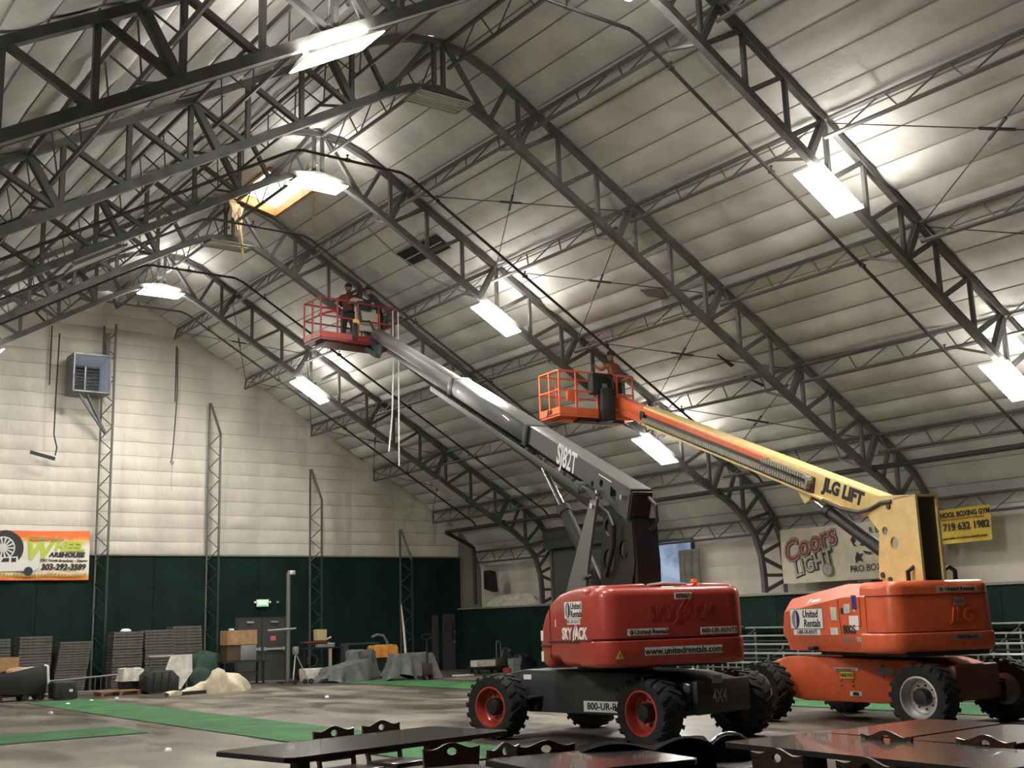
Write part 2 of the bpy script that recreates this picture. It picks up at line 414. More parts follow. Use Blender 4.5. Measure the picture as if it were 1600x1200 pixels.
# roof lining: quilted strips between seams
def arclen(pts):
    s = [0]
    for a, b in zip(pts, pts[1:]): s.append(s[-1] + math.hypot(b[0]-a[0], b[1]-a[1]))
    return s
SKIN = [(x+.0, z+.13) if i < 4 else (x+.10, z+.11) if i < 6 else (x+.14, z+.04) for i, (x, z) in enumerate(UPP)]
SKIN[-1] = (25.6, 2.2)
SL = arclen(SKIN)
def skin(t):
    t = max(0, min(SL[-1], t))
    for i in range(len(SL)-1):
        if t <= SL[i+1]:
            u = (t-SL[i])/(SL[i+1]-SL[i]); a, b = SKIN[i], SKIN[i+1]
            return (a[0]+(b[0]-a[0])*u, a[1]+(b[1]-a[1])*u)
    return SKIN[-1]
def skin_n(t):
    a = skin(t-.05); b = skin(t+.05); d = Vector((b[0]-a[0], b[1]-a[1])).normalized(); return Vector((d.y, -d.x)) * 1   # points inwards/down
seamm = mat('lining_seam', (.24, .225, .20), .8)
HOLE = (25.0, 27.2)            # y range of the torn opening beside the ridge
yb = [YB] + FY + [YW]
for s, nm in ((1, 'ceiling'), (-1, 'ceiling')):
    root = thing('ceiling', None, None, (XC, 16.7, 2.2)); root['kind'] = 'structure'
    nst = 30; step = SL[-1]/nst
    rnd = random.Random(5+s)
    for bi in range(len(yb)-1):
        y0, y1 = yb[bi], yb[bi+1]
        if s < 0 and bi == 0: blocks = 8
        elif bi == 0: blocks = 10
        else: blocks = nst if s > 0 else 22
        edges = [SL[-1]*i/blocks for i in range(blocks+1)] if blocks != 22 else [step*i for i in range(20)] + [SL[-1]*.8, SL[-1]]
        for k in range(len(edges)-1):
            t0, t1 = edges[k], edges[k+1]
            amp = (.02 + .05*rnd.random()) * (1 + .8*(t0/SL[-1] > .35)); ph = rnd.random()*6
            ya, yc = y0, y1
            hole = s > 0 and bi == 4 and k < 2
            segs = [(ya, yc)] if not hole else [(ya, HOLE[0]), (HOLE[1], yc)]
            for (ya, yc) in segs:
                def f(u, v, t0=t0, t1=t1, amp=amp, ph=ph, ya=ya, yc=yc):
                    t = t0+(t1-t0)*u; x, z = skin(t); nv = skin_n(t)
                    a = amp*(1-(2*u-1)**2)**.7 * (0.45+.55*abs(math.sin(3*math.pi*v))**.4) * (1+.35*math.sin(ph+9*v))
                    y = ya+(yc-ya)*v
                    X = x - abs(nv.x)*a*(1); Z = z - abs(nv.y)*a
                    return (X if s > 0 else 2*XC-X, y, Z)
                obj('lining_panel', MB().grid(5, 12, f), lining, root)
            if bi > 0 and k > 0 and not (blocks == 22 and k > 18) and not (hole or (s > 0 and bi == 4 and k == 2)):
                x_, z_ = mir(skin(t0), s); member('seam', (x_, y0+.06, z_-.012), (x_, y1-.06, z_-.012), .016, .02, seamm, root)
    # plain metal deck above the lining keeps daylight out
    mb = MB(); P = [skin(SL[-1]*i/40) for i in range(41)]
    for (ya, yc, i0) in ((YB, HOLE[0], 0), (HOLE[0], HOLE[1], 2 if s > 0 else 0), (HOLE[1], YW+.3, 0)):
        pts = [P[0]]+P[1:] if i0 == 0 else [skin(2*step)] + [p for i, p in enumerate(P) if SL[-1]*i/40 > 2*step+.05]
        vs = [(mir((x+.05, z+.12), s)[0], y, z+.12) for y in (ya, yc) for x, z in pts]; n = len(pts)
        mb.add(vs, [(i, i+1, n+i+1, n+i) for i in range(n-1)])
    obj('roof_deck', mb, mat('roof_deck', (.35, .34, .32), .6), root)

# torn opening at the ridge: timber curb, loose insulation strips
t = thing('roof_opening', 'torn daylight opening beside the ridge with orange timber edges', 'opening', (11.7, 26, 11.8))
pine = mat('pine_timber', (.55, .27, .09), .6, 0, .3, 5)  # the opening's edges get their orange from this colour
xa, za = skin(0); xb, zb = skin(2*step)
obj('timber', MB().box(((xb), 26.1, zb+.03), (.10, 2.3, .22)), pine, t)
for y in HOLE: obj('timber', MB().bar((xa, y, za+.03), (xb, y, zb+.03), .10, .22), pine, t)
obj('timber', MB().box((xa+.02, 26.1, za+.05), (.08, 2.3, .2)), pine, t)
def streamer(x, y, z, L, w_, m, seed, rz=.6):
    rnd = random.Random(seed); mb = MB()
    for k in range(2):
        f = lambda u, v: (x+(u-.5)*w_*math.cos(rz)*(1-.4*v)+.04*math.sin(5*v+seed+k), y+(u-.5)*w_*math.sin(rz)+.05*math.sin(4*v+seed), z-L*v+.03*math.sin(9*u)+.01*k)
        mb.grid(3, 9, f)
    return mb
fluff = mat('torn_insulation', (.62, .45, .26), .8, 0, .4, 6)
for i, (x, y, z, L, wd) in enumerate(((xb+.0, 24.95, zb-.05, 1.15, .16), (11.2, 27.1, 12.35, .75, .2), (11.35, 27.15, 12.3, 1.35, .14), (11.05, 27.0, 12.4, .5, .35))):
    obj('hanging_strip', streamer(x, y, z, L, wd, fluff, i), fluff, t)

# tears and loose flaps in the lining
def on_lining(x, y, d=.0):
    z = 12.96 - .582*(x-XC); return Vector((x-.505*d, y, z-.863*d))
shadowm = mat('cavity_shade', (.012, .012, .013), .9)  # near-black sheets stand in for the shade inside the torn gaps
def patch(t, quads, m, nm, d=.02):
    for q in quads:
        obj(nm, MB().add([tuple(on_lining(x, y, d+.012*k)) for k in (0, 1) for x, y in q], [(0, 1, 2, 3), (7, 6, 5, 4), (0, 4, 5, 1), (1, 5, 6, 2), (2, 6, 7, 3), (3, 7, 4, 0)]), m, t)
t = thing('lining_tear', 'dark rectangular gap torn in the lining above the red basket', 'tear', tuple(on_lining(14.8, 23.9)))
patch(t, [[(14.58, 24.84), (15.0, 24.86), (15.04, 23.02), (14.60, 23.0)]], shadowm, 'cavity', .03)
patch(t, [[(14.79, 24.8), (14.815, 24.8), (14.815, 23.05), (14.79, 23.05)]], alu, 'exposed_rod', .05)
obj('slack_edge', MB().path([on_lining(13.6, 24.7, .05), on_lining(14.58, 24.85, .05), on_lining(15.6, 24.6, .05), on_lining(16.7, 23.8, .05)], .02, 6), seamm, t)
t = thing('lining_tear', 'torn lining with a hanging pale flap left of the second truss', 'tear', tuple(on_lining(18.0, 19.0)))
patch(t, [[(17.78, 19.3), (18.0, 19.3), (18.2, 18.85), (17.92, 18.75)]], mat('bare_insulation', (.14, .12, .09), .9), 'cavity', .05)
obj('flap', MB().grid(4, 8, lambda u, v: tuple(on_lining(18.15, 19.05) + Vector((.16*(u-.5)*(1-.5*v)+.03*math.sin(6*v), .14*(u-.5), -.75*v)))), lining, t)
t = thing('lining_tear', 'dark slit torn in the lining behind the cream boom', 'tear', tuple(on_lining(20.4, 19.1)))
patch(t, [[(20.0, 19.16), (20.04, 19.2), (20.46, 19.18), (20.44, 19.04)], [(20.8, 19.1), (20.82, 19.14), (21.25, 18.92), (21.2, 18.82)]], shadowm, 'cavity', .05)

# ---------------------------------------------------------------- end wall with lining panels
def roofz(x):
    x = x if x > XC else 2*XC-x
    if x >= 25.5: return 2.2
    lo, hi = 0, SL[-1]
    for _ in range(30):
        m_ = (lo+hi)/2
        if skin(m_)[0] < x: lo = m_
        else: hi = m_
    return skin(lo)[1]
ZG = 4.07
wseam = mat('wall_seam', (.34, .30, .25), .8)
wb = struct('wall_back', MB().prism([(-3.4, 0)] + [(25.6, 0)] + [(skin(SL[-1]*(1-i/24))[0]+.1, skin(SL[-1]*(1-i/24))[1]+.25) for i in range(25)] + [(2*XC-skin(SL[-1]*i/24)[0]-.1, skin(SL[-1]*i/24)[1]+.25) for i in range(1, 25)], lambda a, b, t: (a, t, b), YW+.12, YW+.3), mat('wall_backing', (.3, .28, .25), .7))
cols = [XC + 1.78*i for i in range(-6, 8)] + [24.55]
rnd = random.Random(3)
for xa_, xb_ in zip(cols, cols[1:]):
    z = ZG
    while z < min(12.4, max(roofz(xa_), roofz(xb_))-.05):
        z1 = z+.455; amp = .015+.03*rnd.random(); ph = rnd.random()*6
        def f(u, v, xa_=xa_, xb_=xb_, z=z, z1=z1, amp=amp, ph=ph):
            x = xa_+(xb_-xa_)*u; zz = min(z+(z1-z)*v, roofz(x)+.02)
            b_ = amp*math.sin(math.pi*v)**.5*(.3+.7*math.sin(math.pi*u)**.4)*(1+.5*math.sin(ph+14*u)) if 0 < v < 1 and 0 < u < 1 else 0
            return (x, YW+.10-b_, zz)
        obj('lining_panel', MB().grid(10, 4, f), wallm, wb)
        if z > ZG+.1 and z < min(roofz(xa_), roofz(xb_))-.1: member('seam', (xa_, YW+.095, z), (xb_, YW+.095, z), .012, .014, wseam, wb)
        z = z1
# dark green wainscot sheets of the end wall
for i, (xa_, xb_) in enumerate(zip(cols, cols[1:])):
    obj('wainscot_sheet', MB().box(((xa_+xb_)/2, YW+.07, ZG/2), (xb_-xa_-.012, .10, ZG)), greenm, wb)
obj('wainscot_cap', MB().box((12.5, YW+.0, ZG+.02), (24.2, .06, .05)), mat('cap_trim', (.2, .19, .16), .6), wb)

# lattice wind posts on the end wall
green_st = mat('green_painted_steel', (.014, .034, .028), .6)
def wall_post(X, ztop, label, taper=True, taper2=1.1):
    t = thing('wall_post', label, 'post', (X, YW-.35, 0), 0, 'lattice wall posts')
    d = .40; yb_ = YW-.02
    member('back_leg', (X-.17, yb_, ZG), (X-.17, yb_, ztop), .05, .05, steel, t); member('back_leg', (X-.17, yb_, 0), (X-.17, yb_, ZG), .05, .05, steel, t)
    zt = ztop-taper2 if taper else ztop
    member('front_leg', (X+.08, yb_-d, 0), (X+.08, yb_-d, min(zt, ZG)), .06, .06, green_st, t)
    if zt > ZG: member('front_leg', (X+.08, yb_-d, ZG), (X+.08, yb_-d, zt), .06, .06, steel, t)
    if taper: member('front_leg', (X+.08, yb_-d, zt), (X-.15, yb_-.03, ztop), .06, .06, steel, t)
    z = .1; k = 0
    while z < zt-.3:
        a, b = ((X-.17, yb_, z), (X+.08, yb_-d, z+.38))
        if k % 2: a, b = ((X+.08, yb_-d, z), (X-.17, yb_, z+.38))
        member('lacing', a, b, .025, .025, steel if z > ZG-.4 else green_st, t); z += .38; k += 1
wall_post(11.2, 11.4, 'tallest lattice post on the end wall, under the louvred fan box', False)
wall_post(14.78, 9.16, 'lattice post on the end wall between the fan box and the hanging cord')
wall_post(18.5, 7.11, 'lattice post on the end wall right of the exit sign')
wall_post(22.1, 5.07, 'shortest lattice post on the end wall near the right corner')
for X, zt, lb in ((9.4, 11.2, 'thin dark conduit down the upper end wall left of the fan box'), (13.4, 11.0, 'thin dark conduit on the end wall under the first right purlin')):
    solo('conduit', MB().tube((X, YW-.06, zt-1.9), (X, YW-.06, zt), .02, 6), steel_d, lb, 'conduit', 'wall conduits')

# ---------------------------------------------------------------- right wall
wr = struct('wall_right', MB().box((25.68, (YB+YW)/2, 1.15), (.26, YW-YB+.6, 2.3)), greenm)
XR = 24.42
segs = [(YB, 27.9), (31.7, YW)]
ys = [YB, -20, -10, 2, 7, 12, 15.3, 18.6, 21.9, 25.2, 27.9]
for y0, y1 in list(zip(ys, ys[1:])) + [(31.7, 34.6), (34.6, YW)]:
    obj('wainscot_sheet', MB().box((XR+.06, (y0+y1)/2, 1.1), (.10, y1-y0-.012, 2.2)), greenm, wr)
obj('ledge', MB().box((24.98, (YB+27.9)/2, 2.18), (1.2, 27.9-YB, .06)), mat('ledge_board', (.25, .23, .19), .7), wr)
obj('ledge', MB().box((24.98, 34.55, 2.18), (1.2, 5.7, .06)), mat('ledge_board', (.25, .23, .19), .7), wr)
# vertical lining below the eave purlin
rnd = random.Random(9)
for bi, (y0, y1) in enumerate(bays):
    for half in range(3):
        ya = y0+(y1-y0)*half/3; yc = y0+(y1-y0)*(half+1)/3
        if 25.7 < ya < 26.5 or (bi == 4 and half == 0): pass
        for k in range(4):
            z0 = 2.22+.42*k; z1 = z0+.42
            if 25.9 < (ya+yc)/2 < 27.5 and k > 0: continue
            amp = .015+.025*rnd.random()
            f = lambda u, v, ya=ya, yc=yc, z0=z0, z1=z1, amp=amp: (25.40-amp*math.sin(math.pi*u)**.5*math.sin(math.pi*v)**.5, ya+(yc-ya)*u, z0+(z1-z0)*v)
            obj('lining_panel', MB().grid(6, 4, f), wallm, wr)
# window in the right wall; blue daylight is an emission on the pane itself
wn = struct('window_1', MB().box((25.30, 26.75, 3.96), (.10, 1.9, .07)).box((25.30, 26.75, 2.62), (.10, 1.9, .07)).box((25.30, 25.8, 3.27), (.10, .07, 1.35)).box((25.30, 27.7, 3.27), (.10, .07, 1.35)), steel)
gl = mat('daylight_glow_glass', (.05, .06, .08), .3, emit=(.30, .40, .60), estr=.62)
nzg = gl.node_tree.nodes.new('ShaderNodeTexNoise'); nzg.inputs['Scale'].default_value = 2.2
crg = gl.node_tree.nodes.new('ShaderNodeValToRGB'); crg.color_ramp.elements[0].color = (.14, .19, .30, 1); crg.color_ramp.elements[1].color = (.38, .47, .64, 1); crg.color_ramp.elements[0].position = .35; crg.color_ramp.elements[1].position = .65
gl.node_tree.links.new(nzg.outputs['Fac'], crg.inputs[0]); gl.node_tree.links.new(crg.outputs[0], gl.node_tree.nodes['Principled BSDF'].inputs['Emission Color'])
obj('pane', MB().box((25.30, 26.75, 3.3), (.012, 1.84, 1.3)), gl, wn)
# grey shutter leaves leaning beside the window
for i, y in enumerate((26.18, 25.86, 25.5)):
    solo('shutter_leaf', MB().box((25.22-.05*i, y, 2.92), (.05, .28, 1.42)).box((25.19-.05*i, y, 2.92), (.02, .2, 1.3)), mat('shutter_grey', (.20, .20, .17), .6, 0, .3, 4),
         ['narrow grey shutter leaf touching the blue window', 'middle one of three grey shutter leaves beside the window', 'grey shutter leaf farthest right of the blue window'][i], 'shutter', 'grey shutter leaves')
# roll-up door
dr = struct('door_1', MB().box((24.50, 29.8, 2.0), (.03, 3.6, 4.0)), mat('shutter_steel', (.10, .10, .095), .5, .3))
for k in range(30):
    obj('slat', MB().box((24.475, 29.8, .07+.133*k), (.035, 3.6, .10)), MATS['shutter_steel'], dr)
obj('drum_housing', MB().bevprism([(24.15, 4.0), (24.15, 4.55), (24.35, 4.72), (24.75, 4.72), (24.75, 4.0)], lambda a, b, t: (a, t, b), 27.9, 31.75, .03, 2), mat('drum_housing', (.055, .055, .05), .55), dr)
for y in (27.95, 31.65): obj('guide_rail', MB().box((24.46, y, 2.0), (.12, .1, 4.0)), steel, dr)
# walls behind / left of the viewer close the hall
struct('wall_front', MB().box((XC, YB-.1, 6.4), (30, .2, 13)), wallm)
struct('wall_left', MB().box((-3.42, (YB+YW)/2, 1.15), (.26, YW-YB+.6, 2.3)), greenm)

# ---------------------------------------------------------------- light fixtures under the trusses
glow = mat('lit_lens', (.9, .9, .88), .4, emit=LAMP_COLOR, estr=LAMP_DOWN)
glow_up = mat('lit_uplight', (.9, .9, .88), .4, emit=LAMP_COLOR, estr=LAMP_UP)
fix = mat('fixture_enamel', (.55, .55, .52), .45)
reflector = mat('fixture_reflector', (.35, .36, .34), .35, .3)
tubeglass = mat('dead_tube', (.62, .62, .55), .25)
def fixture(frame, side, node, lit, label):
    """side 0 = at the ridge, +-2 / +-4 = under purlin nodes of the right / left slope"""
    y = FY[frame]
    if side == 0:
        c = Vector((XC, y, 11.26)); ax = Vector((1, 0, 0))
    else:
        x, z = NODE[node-1]; s = 1 if side > 0 else -1
        ax = Vector((.863*s, 0, -.505)) ; off = .53
        x = x+.863*off; z = z-.505*off-.24
        c = Vector((mir((x, 0), s)[0], y, z))
        ax = Vector((.863, 0, -.505*s))
    up = ax.cross(Vector((0, 1, 0)))*1
    if up.z < 0: up = -up
    M = Matrix((ax, Vector((0, 1, 0)), up)).transposed().to_4x4(); M.translation = c
    t = bpy.data.objects.new('light_fixture', None); t.empty_display_size = .2; t.matrix_world = M; C.objects.link(t)
    tag(t, label, 'light fixture', 'high-bay light fixtures')
    L, W = 1.20, .62
    def p(nm, mb, m): return obj(nm, mb, m, t, False)
    # shallow hood, wider at the bottom
    hood = MB(); b0, b1 = (L/2, W/2), (L/2-.10, W/2-.15)
    hood.add([(x*b[0], yy*b[1], z) for z, b in ((0, b0), (.085, b1)) for x, yy in ((-1, -1), (1, -1), (1, 1), (-1, 1))], [(0, 1, 5, 4), (1, 2, 6, 5), (2, 3, 7, 6), (3, 0, 4, 7)])
    p('reflector', hood, fix if lit else reflector)
    p('ballast_box', MB().rbox((0, 0, .11), (L-.3, .12, .06), .01, 2), fix)
    if lit:
        p('lens', MB().box((0, 0, -.005), (L-.02, W-.02, .014)), glow)
        for s in (-1, 1): p('uplight_slot', MB().box((0, s*.115, .089), (L-.3, .09, .006)), glow_up)
    else:
        for k in range(6):
            yy = -.23+.092*k
            p('tube', MB().tube((-L/2+.04, yy, .02), (L/2-.04, yy, .02), .017, 8), tubeglass)
        p('end_plate', MB().box((-L/2+.02, 0, .02), (.03, W-.03, .05)), reflector); p('end_plate', MB().box((L/2-.02, 0, .02), (.03, W-.03, .05)), reflector)
    for s in (-1, 1): p('hanger', MB().tube((s*.4, 0, .13), (s*.25, 0, .20+(.03 if side else 0)), .008, 6), steel)
    return t
fixture(1, 0, 0, True, 'lit fixture cut off by the top edge of the picture')
fixture(1, 2, 2, True, 'glaring lit fixture at upper right on the nearest truss')
fixture(1, 4, 4, True, 'lit fixture at the right edge on the nearest truss')
fixture(1, -2, 2, True, 'large lit fixture seen edge-on at the top left')
fixture(1, -4, 4, True, 'lit fixture at the left edge near the top corner')
fixture(2, 0, 0, False, 'dark fixture with striped tubes at the peak of the second truss')
fixture(3, 0, 0, True, 'oval-looking lit fixture at the ridge beside the torn opening')
fixture(3, 2, 2, True, 'lit fixture in the middle of the right slope above the grey boom')
fixture(3, 4, 4, True, 'lit fixture just below the orange basket')
fixture(3, -2, 2, False, 'dark fixture on the left slope at the far left')
fixture(4, 0, 0, False, 'dark fixture at the ridge below the torn opening')
fixture(5, 0, 0, True, 'lit ridge fixture nearest the end wall')
fixture(5, 2, 2, True, 'small lit fixture below the red basket')
fixture(5, 4, 4, False, 'dark fixture low on the farthest truss beside the white cords')
fixture(5, -2, 2, True, 'lit fixture at the left edge above the end wall')

# ---------------------------------------------------------------- things on the end wall
# louvred exhaust fan box
fx0, fx1, fz0, fz1, fy0, fy1 = 9.86, 11.02, 9.00, 10.22, YW-.95, YW-.12
t = thing('fan_box', 'dark square louvred fan box bracketed high on the end wall', 'fan', ((fx0+fx1)/2, YW-.3, fz0))
galv = mat('galvanised_sheet', (.16, .17, .18), .45, .5, .3, 4); inner = mat('fan_inner_blue_light', (.42, .47, .60), .45, .3)  # bluish light inside the fan is put into the inner hood colour
cx, cz = (fx0+fx1)/2, (fz0+fz1)/2
obj('casing', MB().box((fx0+.03, (fy0+fy1)/2, cz), (.05, fy1-fy0, fz1-fz0)).box((fx1-.03, (fy0+fy1)/2, cz), (.05, fy1-fy0, fz1-fz0)).box((cx, (fy0+fy1)/2, fz0+.03), (fx1-fx0-.1, fy1-fy0, .05)).box((cx, (fy0+fy1)/2, fz1-.03), (fx1-fx0-.1, fy1-fy0, .05)).box((cx, fy1-.02, cz), (fx1-fx0-.1, .04, fz1-fz0-.1)), galv, t)
obj('inner_hood', MB().add([(fx0+.06, fy0+.02, fz1-.06), (fx1-.06, fy0+.02, fz1-.06), (fx1-.22, fy0+.5, fz1-.32), (fx0+.06, fy0+.5, fz1-.32)], [(0, 1, 2, 3)]).add([(fx1-.06, fy0+.02, fz0+.06), (fx1-.06, fy0+.02, fz1-.06), (fx1-.22, fy0+.5, fz1-.32), (fx1-.22, fy0+.5, fz0+.1)], [(0, 1, 2, 3)]), inner, t)
for k in range(8):
    for (xa, xb) in ((fx0+.08, cx-.12), (cx-.08, fx1-.24)):
        obj('louvre', MB().box(((xa+xb)/2, fy0+.45, fz0+.14+.105*k), (xb-xa, .09, .02), 0, Matrix.Rotation(R(40), 4, 'X')), galv, t)
obj('mullion', MB().box((cx-.1, fy0+.42, cz-.12), (.05, .06, fz1-fz0-.4)), galv, t)
for k, (p, q) in enumerate((((fx0+.02, fy0, fz0+.02), (fx1-.02, fy0, fz0+.02)), ((fx0+.02, fy0, fz1-.02), (fx1-.02, fy0, fz1-.02)), ((fx0+.02, fy0, fz0), (fx0+.02, fy0, fz1)), ((fx1-.02, fy0, fz0), (fx1-.02, fy0, fz1)))):
    obj('front_rim', MB().bar(p, q, .04), galv, t)
for x in (fx0+.25, fx0+.5):
    obj('bracket', MB().bar((x, fy0+.25, fz0), (11.1, YW-.3, fz0-1.15), .07), galv, t)
obj('duct_bracket', MB().bar((11.1, YW-.2, fz1+.1), (11.1, YW-.2, fz1+.9), .12, .12), steel, t)

# hanging cords
t = thing('hanging_bar', 'short dark bar dangling from a rope at the left of the end wall', 'hanging bar', (9.3, YW-.45, 6.4))
obj('rope', MB().path([(9.55, YW-.4, 10.9), (9.52, YW-.42, 9.2), (9.52, YW-.4, 7.7), (9.62, YW-.42, 7.3), (9.58, YW-.42, 7.05)], .022, 6), ink, t)
obj('bar', MB().bar((9.58, YW-.42, 6.95), (8.85, YW-.42, 7.12), .06, .10), ink, t)
t = thing('pull_cord', 'thin dark cord with a hook hanging midway on the end wall', 'cord', (13.3, YW-.45, 5.9))
obj('cord', MB().path([(13.40, YW-.2, 10.9), (13.38, YW-.3, 9.3), (13.28, YW-.35, 7.6), (13.24, YW-.35, 7.15)], .018, 6), ink, t)
obj('hook', MB().path([(13.24, YW-.35, 7.15), (13.20, YW-.35, 7.05), (13.26, YW-.35, 6.97), (13.30, YW-.35, 7.05), (13.25, YW-.35, 7.1)], .014, 6), ink, t)
obj('tail', MB().tube((13.25, YW-.35, 7.0), (13.25, YW-.35, 6.1), .008, 5), greyink, t)

# exit sign, door with red notice
t = thing('exit_sign', 'small green lit exit sign above the double door', 'sign', (16.58, YW-.07, 2.38))
obj('housing', MB().rbox((16.58, YW-.05, 2.52), (.42, .07, .24), .01, 2).rbox((16.32, YW-.05, 2.55), (.08, .08, .07), .02, 2).rbox((16.84, YW-.05, 2.55), (.08, .08, .07), .02, 2), white, t)
fp = obj('lit_face', MB().box((16.58, YW-.09, 2.53), (.36, .012, .18)), mat('exit_green', (.3, .6, .3), .5, emit=(.16, .8, .26), estr=.75), t)
put('lettering', text_mesh('EXIT', .15, mat('exit_letters', (.5, .8, .5), .5, emit=(.7, 1.0, .7), estr=.9), .004), frame_m((16.58, YW-.10, 2.53), (1, 0, 0), (0, 0, 1)), fp, True)
solo('camera_box', MB().rbox((17.1, YW-.1, 2.54), (.08, .12, .08), .02, 2), greyink, 'tiny grey sensor box right of the exit sign', 'sensor')
d1 = struct('door_2', MB().box((16.55, YW-.02, 1.03), (1.86, .06, 2.06)), mat('door_frame', (.03, .032, .03), .5))
doorm = mat('door_leaf', (.05, .05, .048), .5, 0, .15, 3)
for x, L in ((16.12, 'left'), (16.98, 'right')):
    lf = obj('leaf', MB().box((x, YW-.065, 1.0), (.84, .05, 1.98)), doorm, d1)
    obj('push_bar', MB().bar((x-.36, YW-.15, 1.02), (x+.36, YW-.15, 1.02), .05, .07).box((x-.34, YW-.12, 1.02), (.06, .1, .12)).box((x+.34, YW-.12, 1.02), (.06, .1, .12)), alu, lf)
    obj('closer', MB().box((x, YW-.12, 1.9), (.24, .07, .05)), alu, lf)
nt_ = obj('red_notice', MB().box((16.95, YW-.10, 1.36), (.22, .008, .17)), mat('red_notice', (.5, .04, .03), .5), d1)
for k in range(3): obj('print_line', MB().box((16.95, YW-.106, 1.41-.05*k), (.16, .004, .012)), white, nt_)
# corner partition with a narrow door
wp = struct('wall_corner', MB().box((23.75, YW-.16, 1.06), (1.3, .25, 2.12)), greenm)
dd = struct('door_3', MB().box((23.78, YW-.31, 1.0), (.52, .05, 2.0)), doorm)
obj('glass_slot', MB().box((23.93, YW-.345, 1.4), (.06, .02, .62)), black, dd)
obj('handle', MB().box((24.0, YW-.37, 1.0), (.04, .06, .05)).box((24.0, YW-.37, 1.35), (.05, .04, .05)), alu, dd)
obj('panel', MB().box((23.2, YW-.3, 1.0), (.26, .04, 1.95)), doorm, wp)

# wheel-shop banner (flat print on a hanging sheet)
def cloth_banner(name, label, o, xd, zd, W, H, m, sag=.03, seed=1, parts=None):
    t = thing(name, label, 'banner', (o[0], o[1], o[2]))
    x = Vector(xd).normalized(); z = Vector(zd).normalized(); n = x.cross(z); o = Vector(o)
    rnd = random.Random(seed)
    def f(u, v):
        w_ = .02*math.sin(u*19+seed)*(1-v)+.012*math.sin(u*7+v*5)
        s_ = sag*math.sin(math.pi*u)*(v)
        return o + x*(W*u) + z*(H*v-s_) + n*w_
    back = MB().grid(24, 8, f); 
    sh = obj('sheet', back, m, t)
    return t, sh, frame_m(o+n*.028, x, z)
def flame_mat():
    m = bpy.data.materials.new('flame_print'); m.use_nodes = True; nt = m.node_tree; b = nt.nodes['Principled BSDF']; b.inputs['Roughness'].default_value = .6
    tc = nt.nodes.new('ShaderNodeTexCoord'); sp = nt.nodes.new('ShaderNodeSeparateXYZ'); nt.links.new(tc.outputs['Generated'], sp.inputs[0])
    nz = nt.nodes.new('ShaderNodeTexNoise'); nz.inputs['Scale'].default_value = 6; nz.inputs['Distortion'].default_value = 2; nt.links.new(tc.outputs['Generated'], nz.inputs['Vector'])
    a = nt.nodes.new('ShaderNodeMath'); a.operation = 'MULTIPLY_ADD'; a.inputs[1].default_value = .22; nt.links.new(nz.outputs['Fac'], a.inputs[0]); nt.links.new(sp.outputs['Z'], a.inputs[2])
    cr = nt.nodes.new('ShaderNodeValToRGB'); nt.links.new(a.outputs[0], cr.inputs[0]); e = cr.color_ramp.elements
    e[0].position = .10; e[0].color = (.75, .13, .03, 1); e[1].position = 1.12; e[1].color = (.75, .13, .03, 1)
    for p, c in ((.2, (.75, .36, .07)), (.30, (.74, .68, .58)), (.80, (.74, .70, .60)), (.92, (.72, .34, .05)), (1.0, (.74, .16, .04))):
        x = e.new(p); x.color = (*c, 1)
    nt.links.new(cr.outputs[0], b.inputs['Base Color']); return m
flamem = flame_mat()
BX, BZ, BW, BH = 7.0, 3.31, 3.82, 1.50
t, sh, BM = cloth_banner('wheel_banner', 'orange-edged banner advertising wheels at the left of the end wall', (BX, YW-.08, BZ), (1, 0, 0), (0, 0, 1), BW, BH, flamem)
def on(Mx, x, y, z=.0): return Mx @ Matrix.Translation((x, y, z))
lime = mat('lime_ink', (.42, .52, .05), .55); tyre_ink = mat('tyre_ink', (.02, .025, .025), .6)
def bt(s, size, x, y, m, **k): put('lettering', text_mesh(s, size, m, ext=.002, **k), on(BM, x, y), sh, True)
bt('W', .74, 2.27, .88, lime, bold=.03, shear=.25, sx=.98); bt('HEEL', .38, 3.2, 1.0, lime, bold=.020, shear=.3, sx=1.05)
bt('AREHOUSE', .19, 3.14, .755, ink, bold=.010, shear=.2, sx=1.10); bt('5952 North Broadway - Denver', .108, 3.06, .585, ink, bold=.003, shear=.2)
bt('303-292-3589', .245, 3.05, .385, ink, bold=.010, shear=.2, sx=.95); bt('Colorado', .20, 2.5, 1.22, mat('olive_ink', (.28, .27, .10), .6), bold=.003, shear=.4, sx=1.3)
rnd = random.Random(2)
for k in range(26):
    x_ = 1.2+.098*k; h_ = .05+.05*rnd.random()
    obj('print_stroke', MB().prism([(x_, .10), (x_+.07, .10), (x_+.10, .10+h_), (x_+.03, .10+h_)], lambda a, b, tt: BM @ Vector((a, b, tt)), .001, .004), MATS['olive_ink'], sh)
def disc(mb, M, r, z, n=24, hole=0, ry=None):
    c = [(math.cos(i*2*math.pi/n), math.sin(i*2*math.pi/n)) for i in range(n)]
    f = lambda a, b, tt: M @ Vector((a, b, tt))
    mb.prism([(r*a, (ry or r)*b) for a, b in c], f, z, z+.004, [[(hole*a, hole*b) for a, b in c]] if hole else ())
mb = MB(); disc(mb, on(BM, 1.36, .98), .44, 0, ry=.50); disc(mb, on(BM, 1.46, .94), .42, .001, ry=.48); obj('printed_tyre', mb, tyre_ink, sh)
mb = MB(); disc(mb, on(BM, 1.30, .95), .34, .006, hole=.30)
for k in range(14):
    a = k*2*math.pi/14; P = lambda r, d: on(BM, 1.30, .95) @ Vector((r*math.cos(a+d), r*math.sin(a+d), .007))
    mb.add([P(.10, -.2), P(.31, -.09), P(.31, .09), P(.10, .2)], [(0, 1, 2, 3)])
disc(mb, on(BM, 1.30, .95), .12, .008); obj('printed_rim', mb, mat('print_silver', (.55, .55, .52), .5), sh)
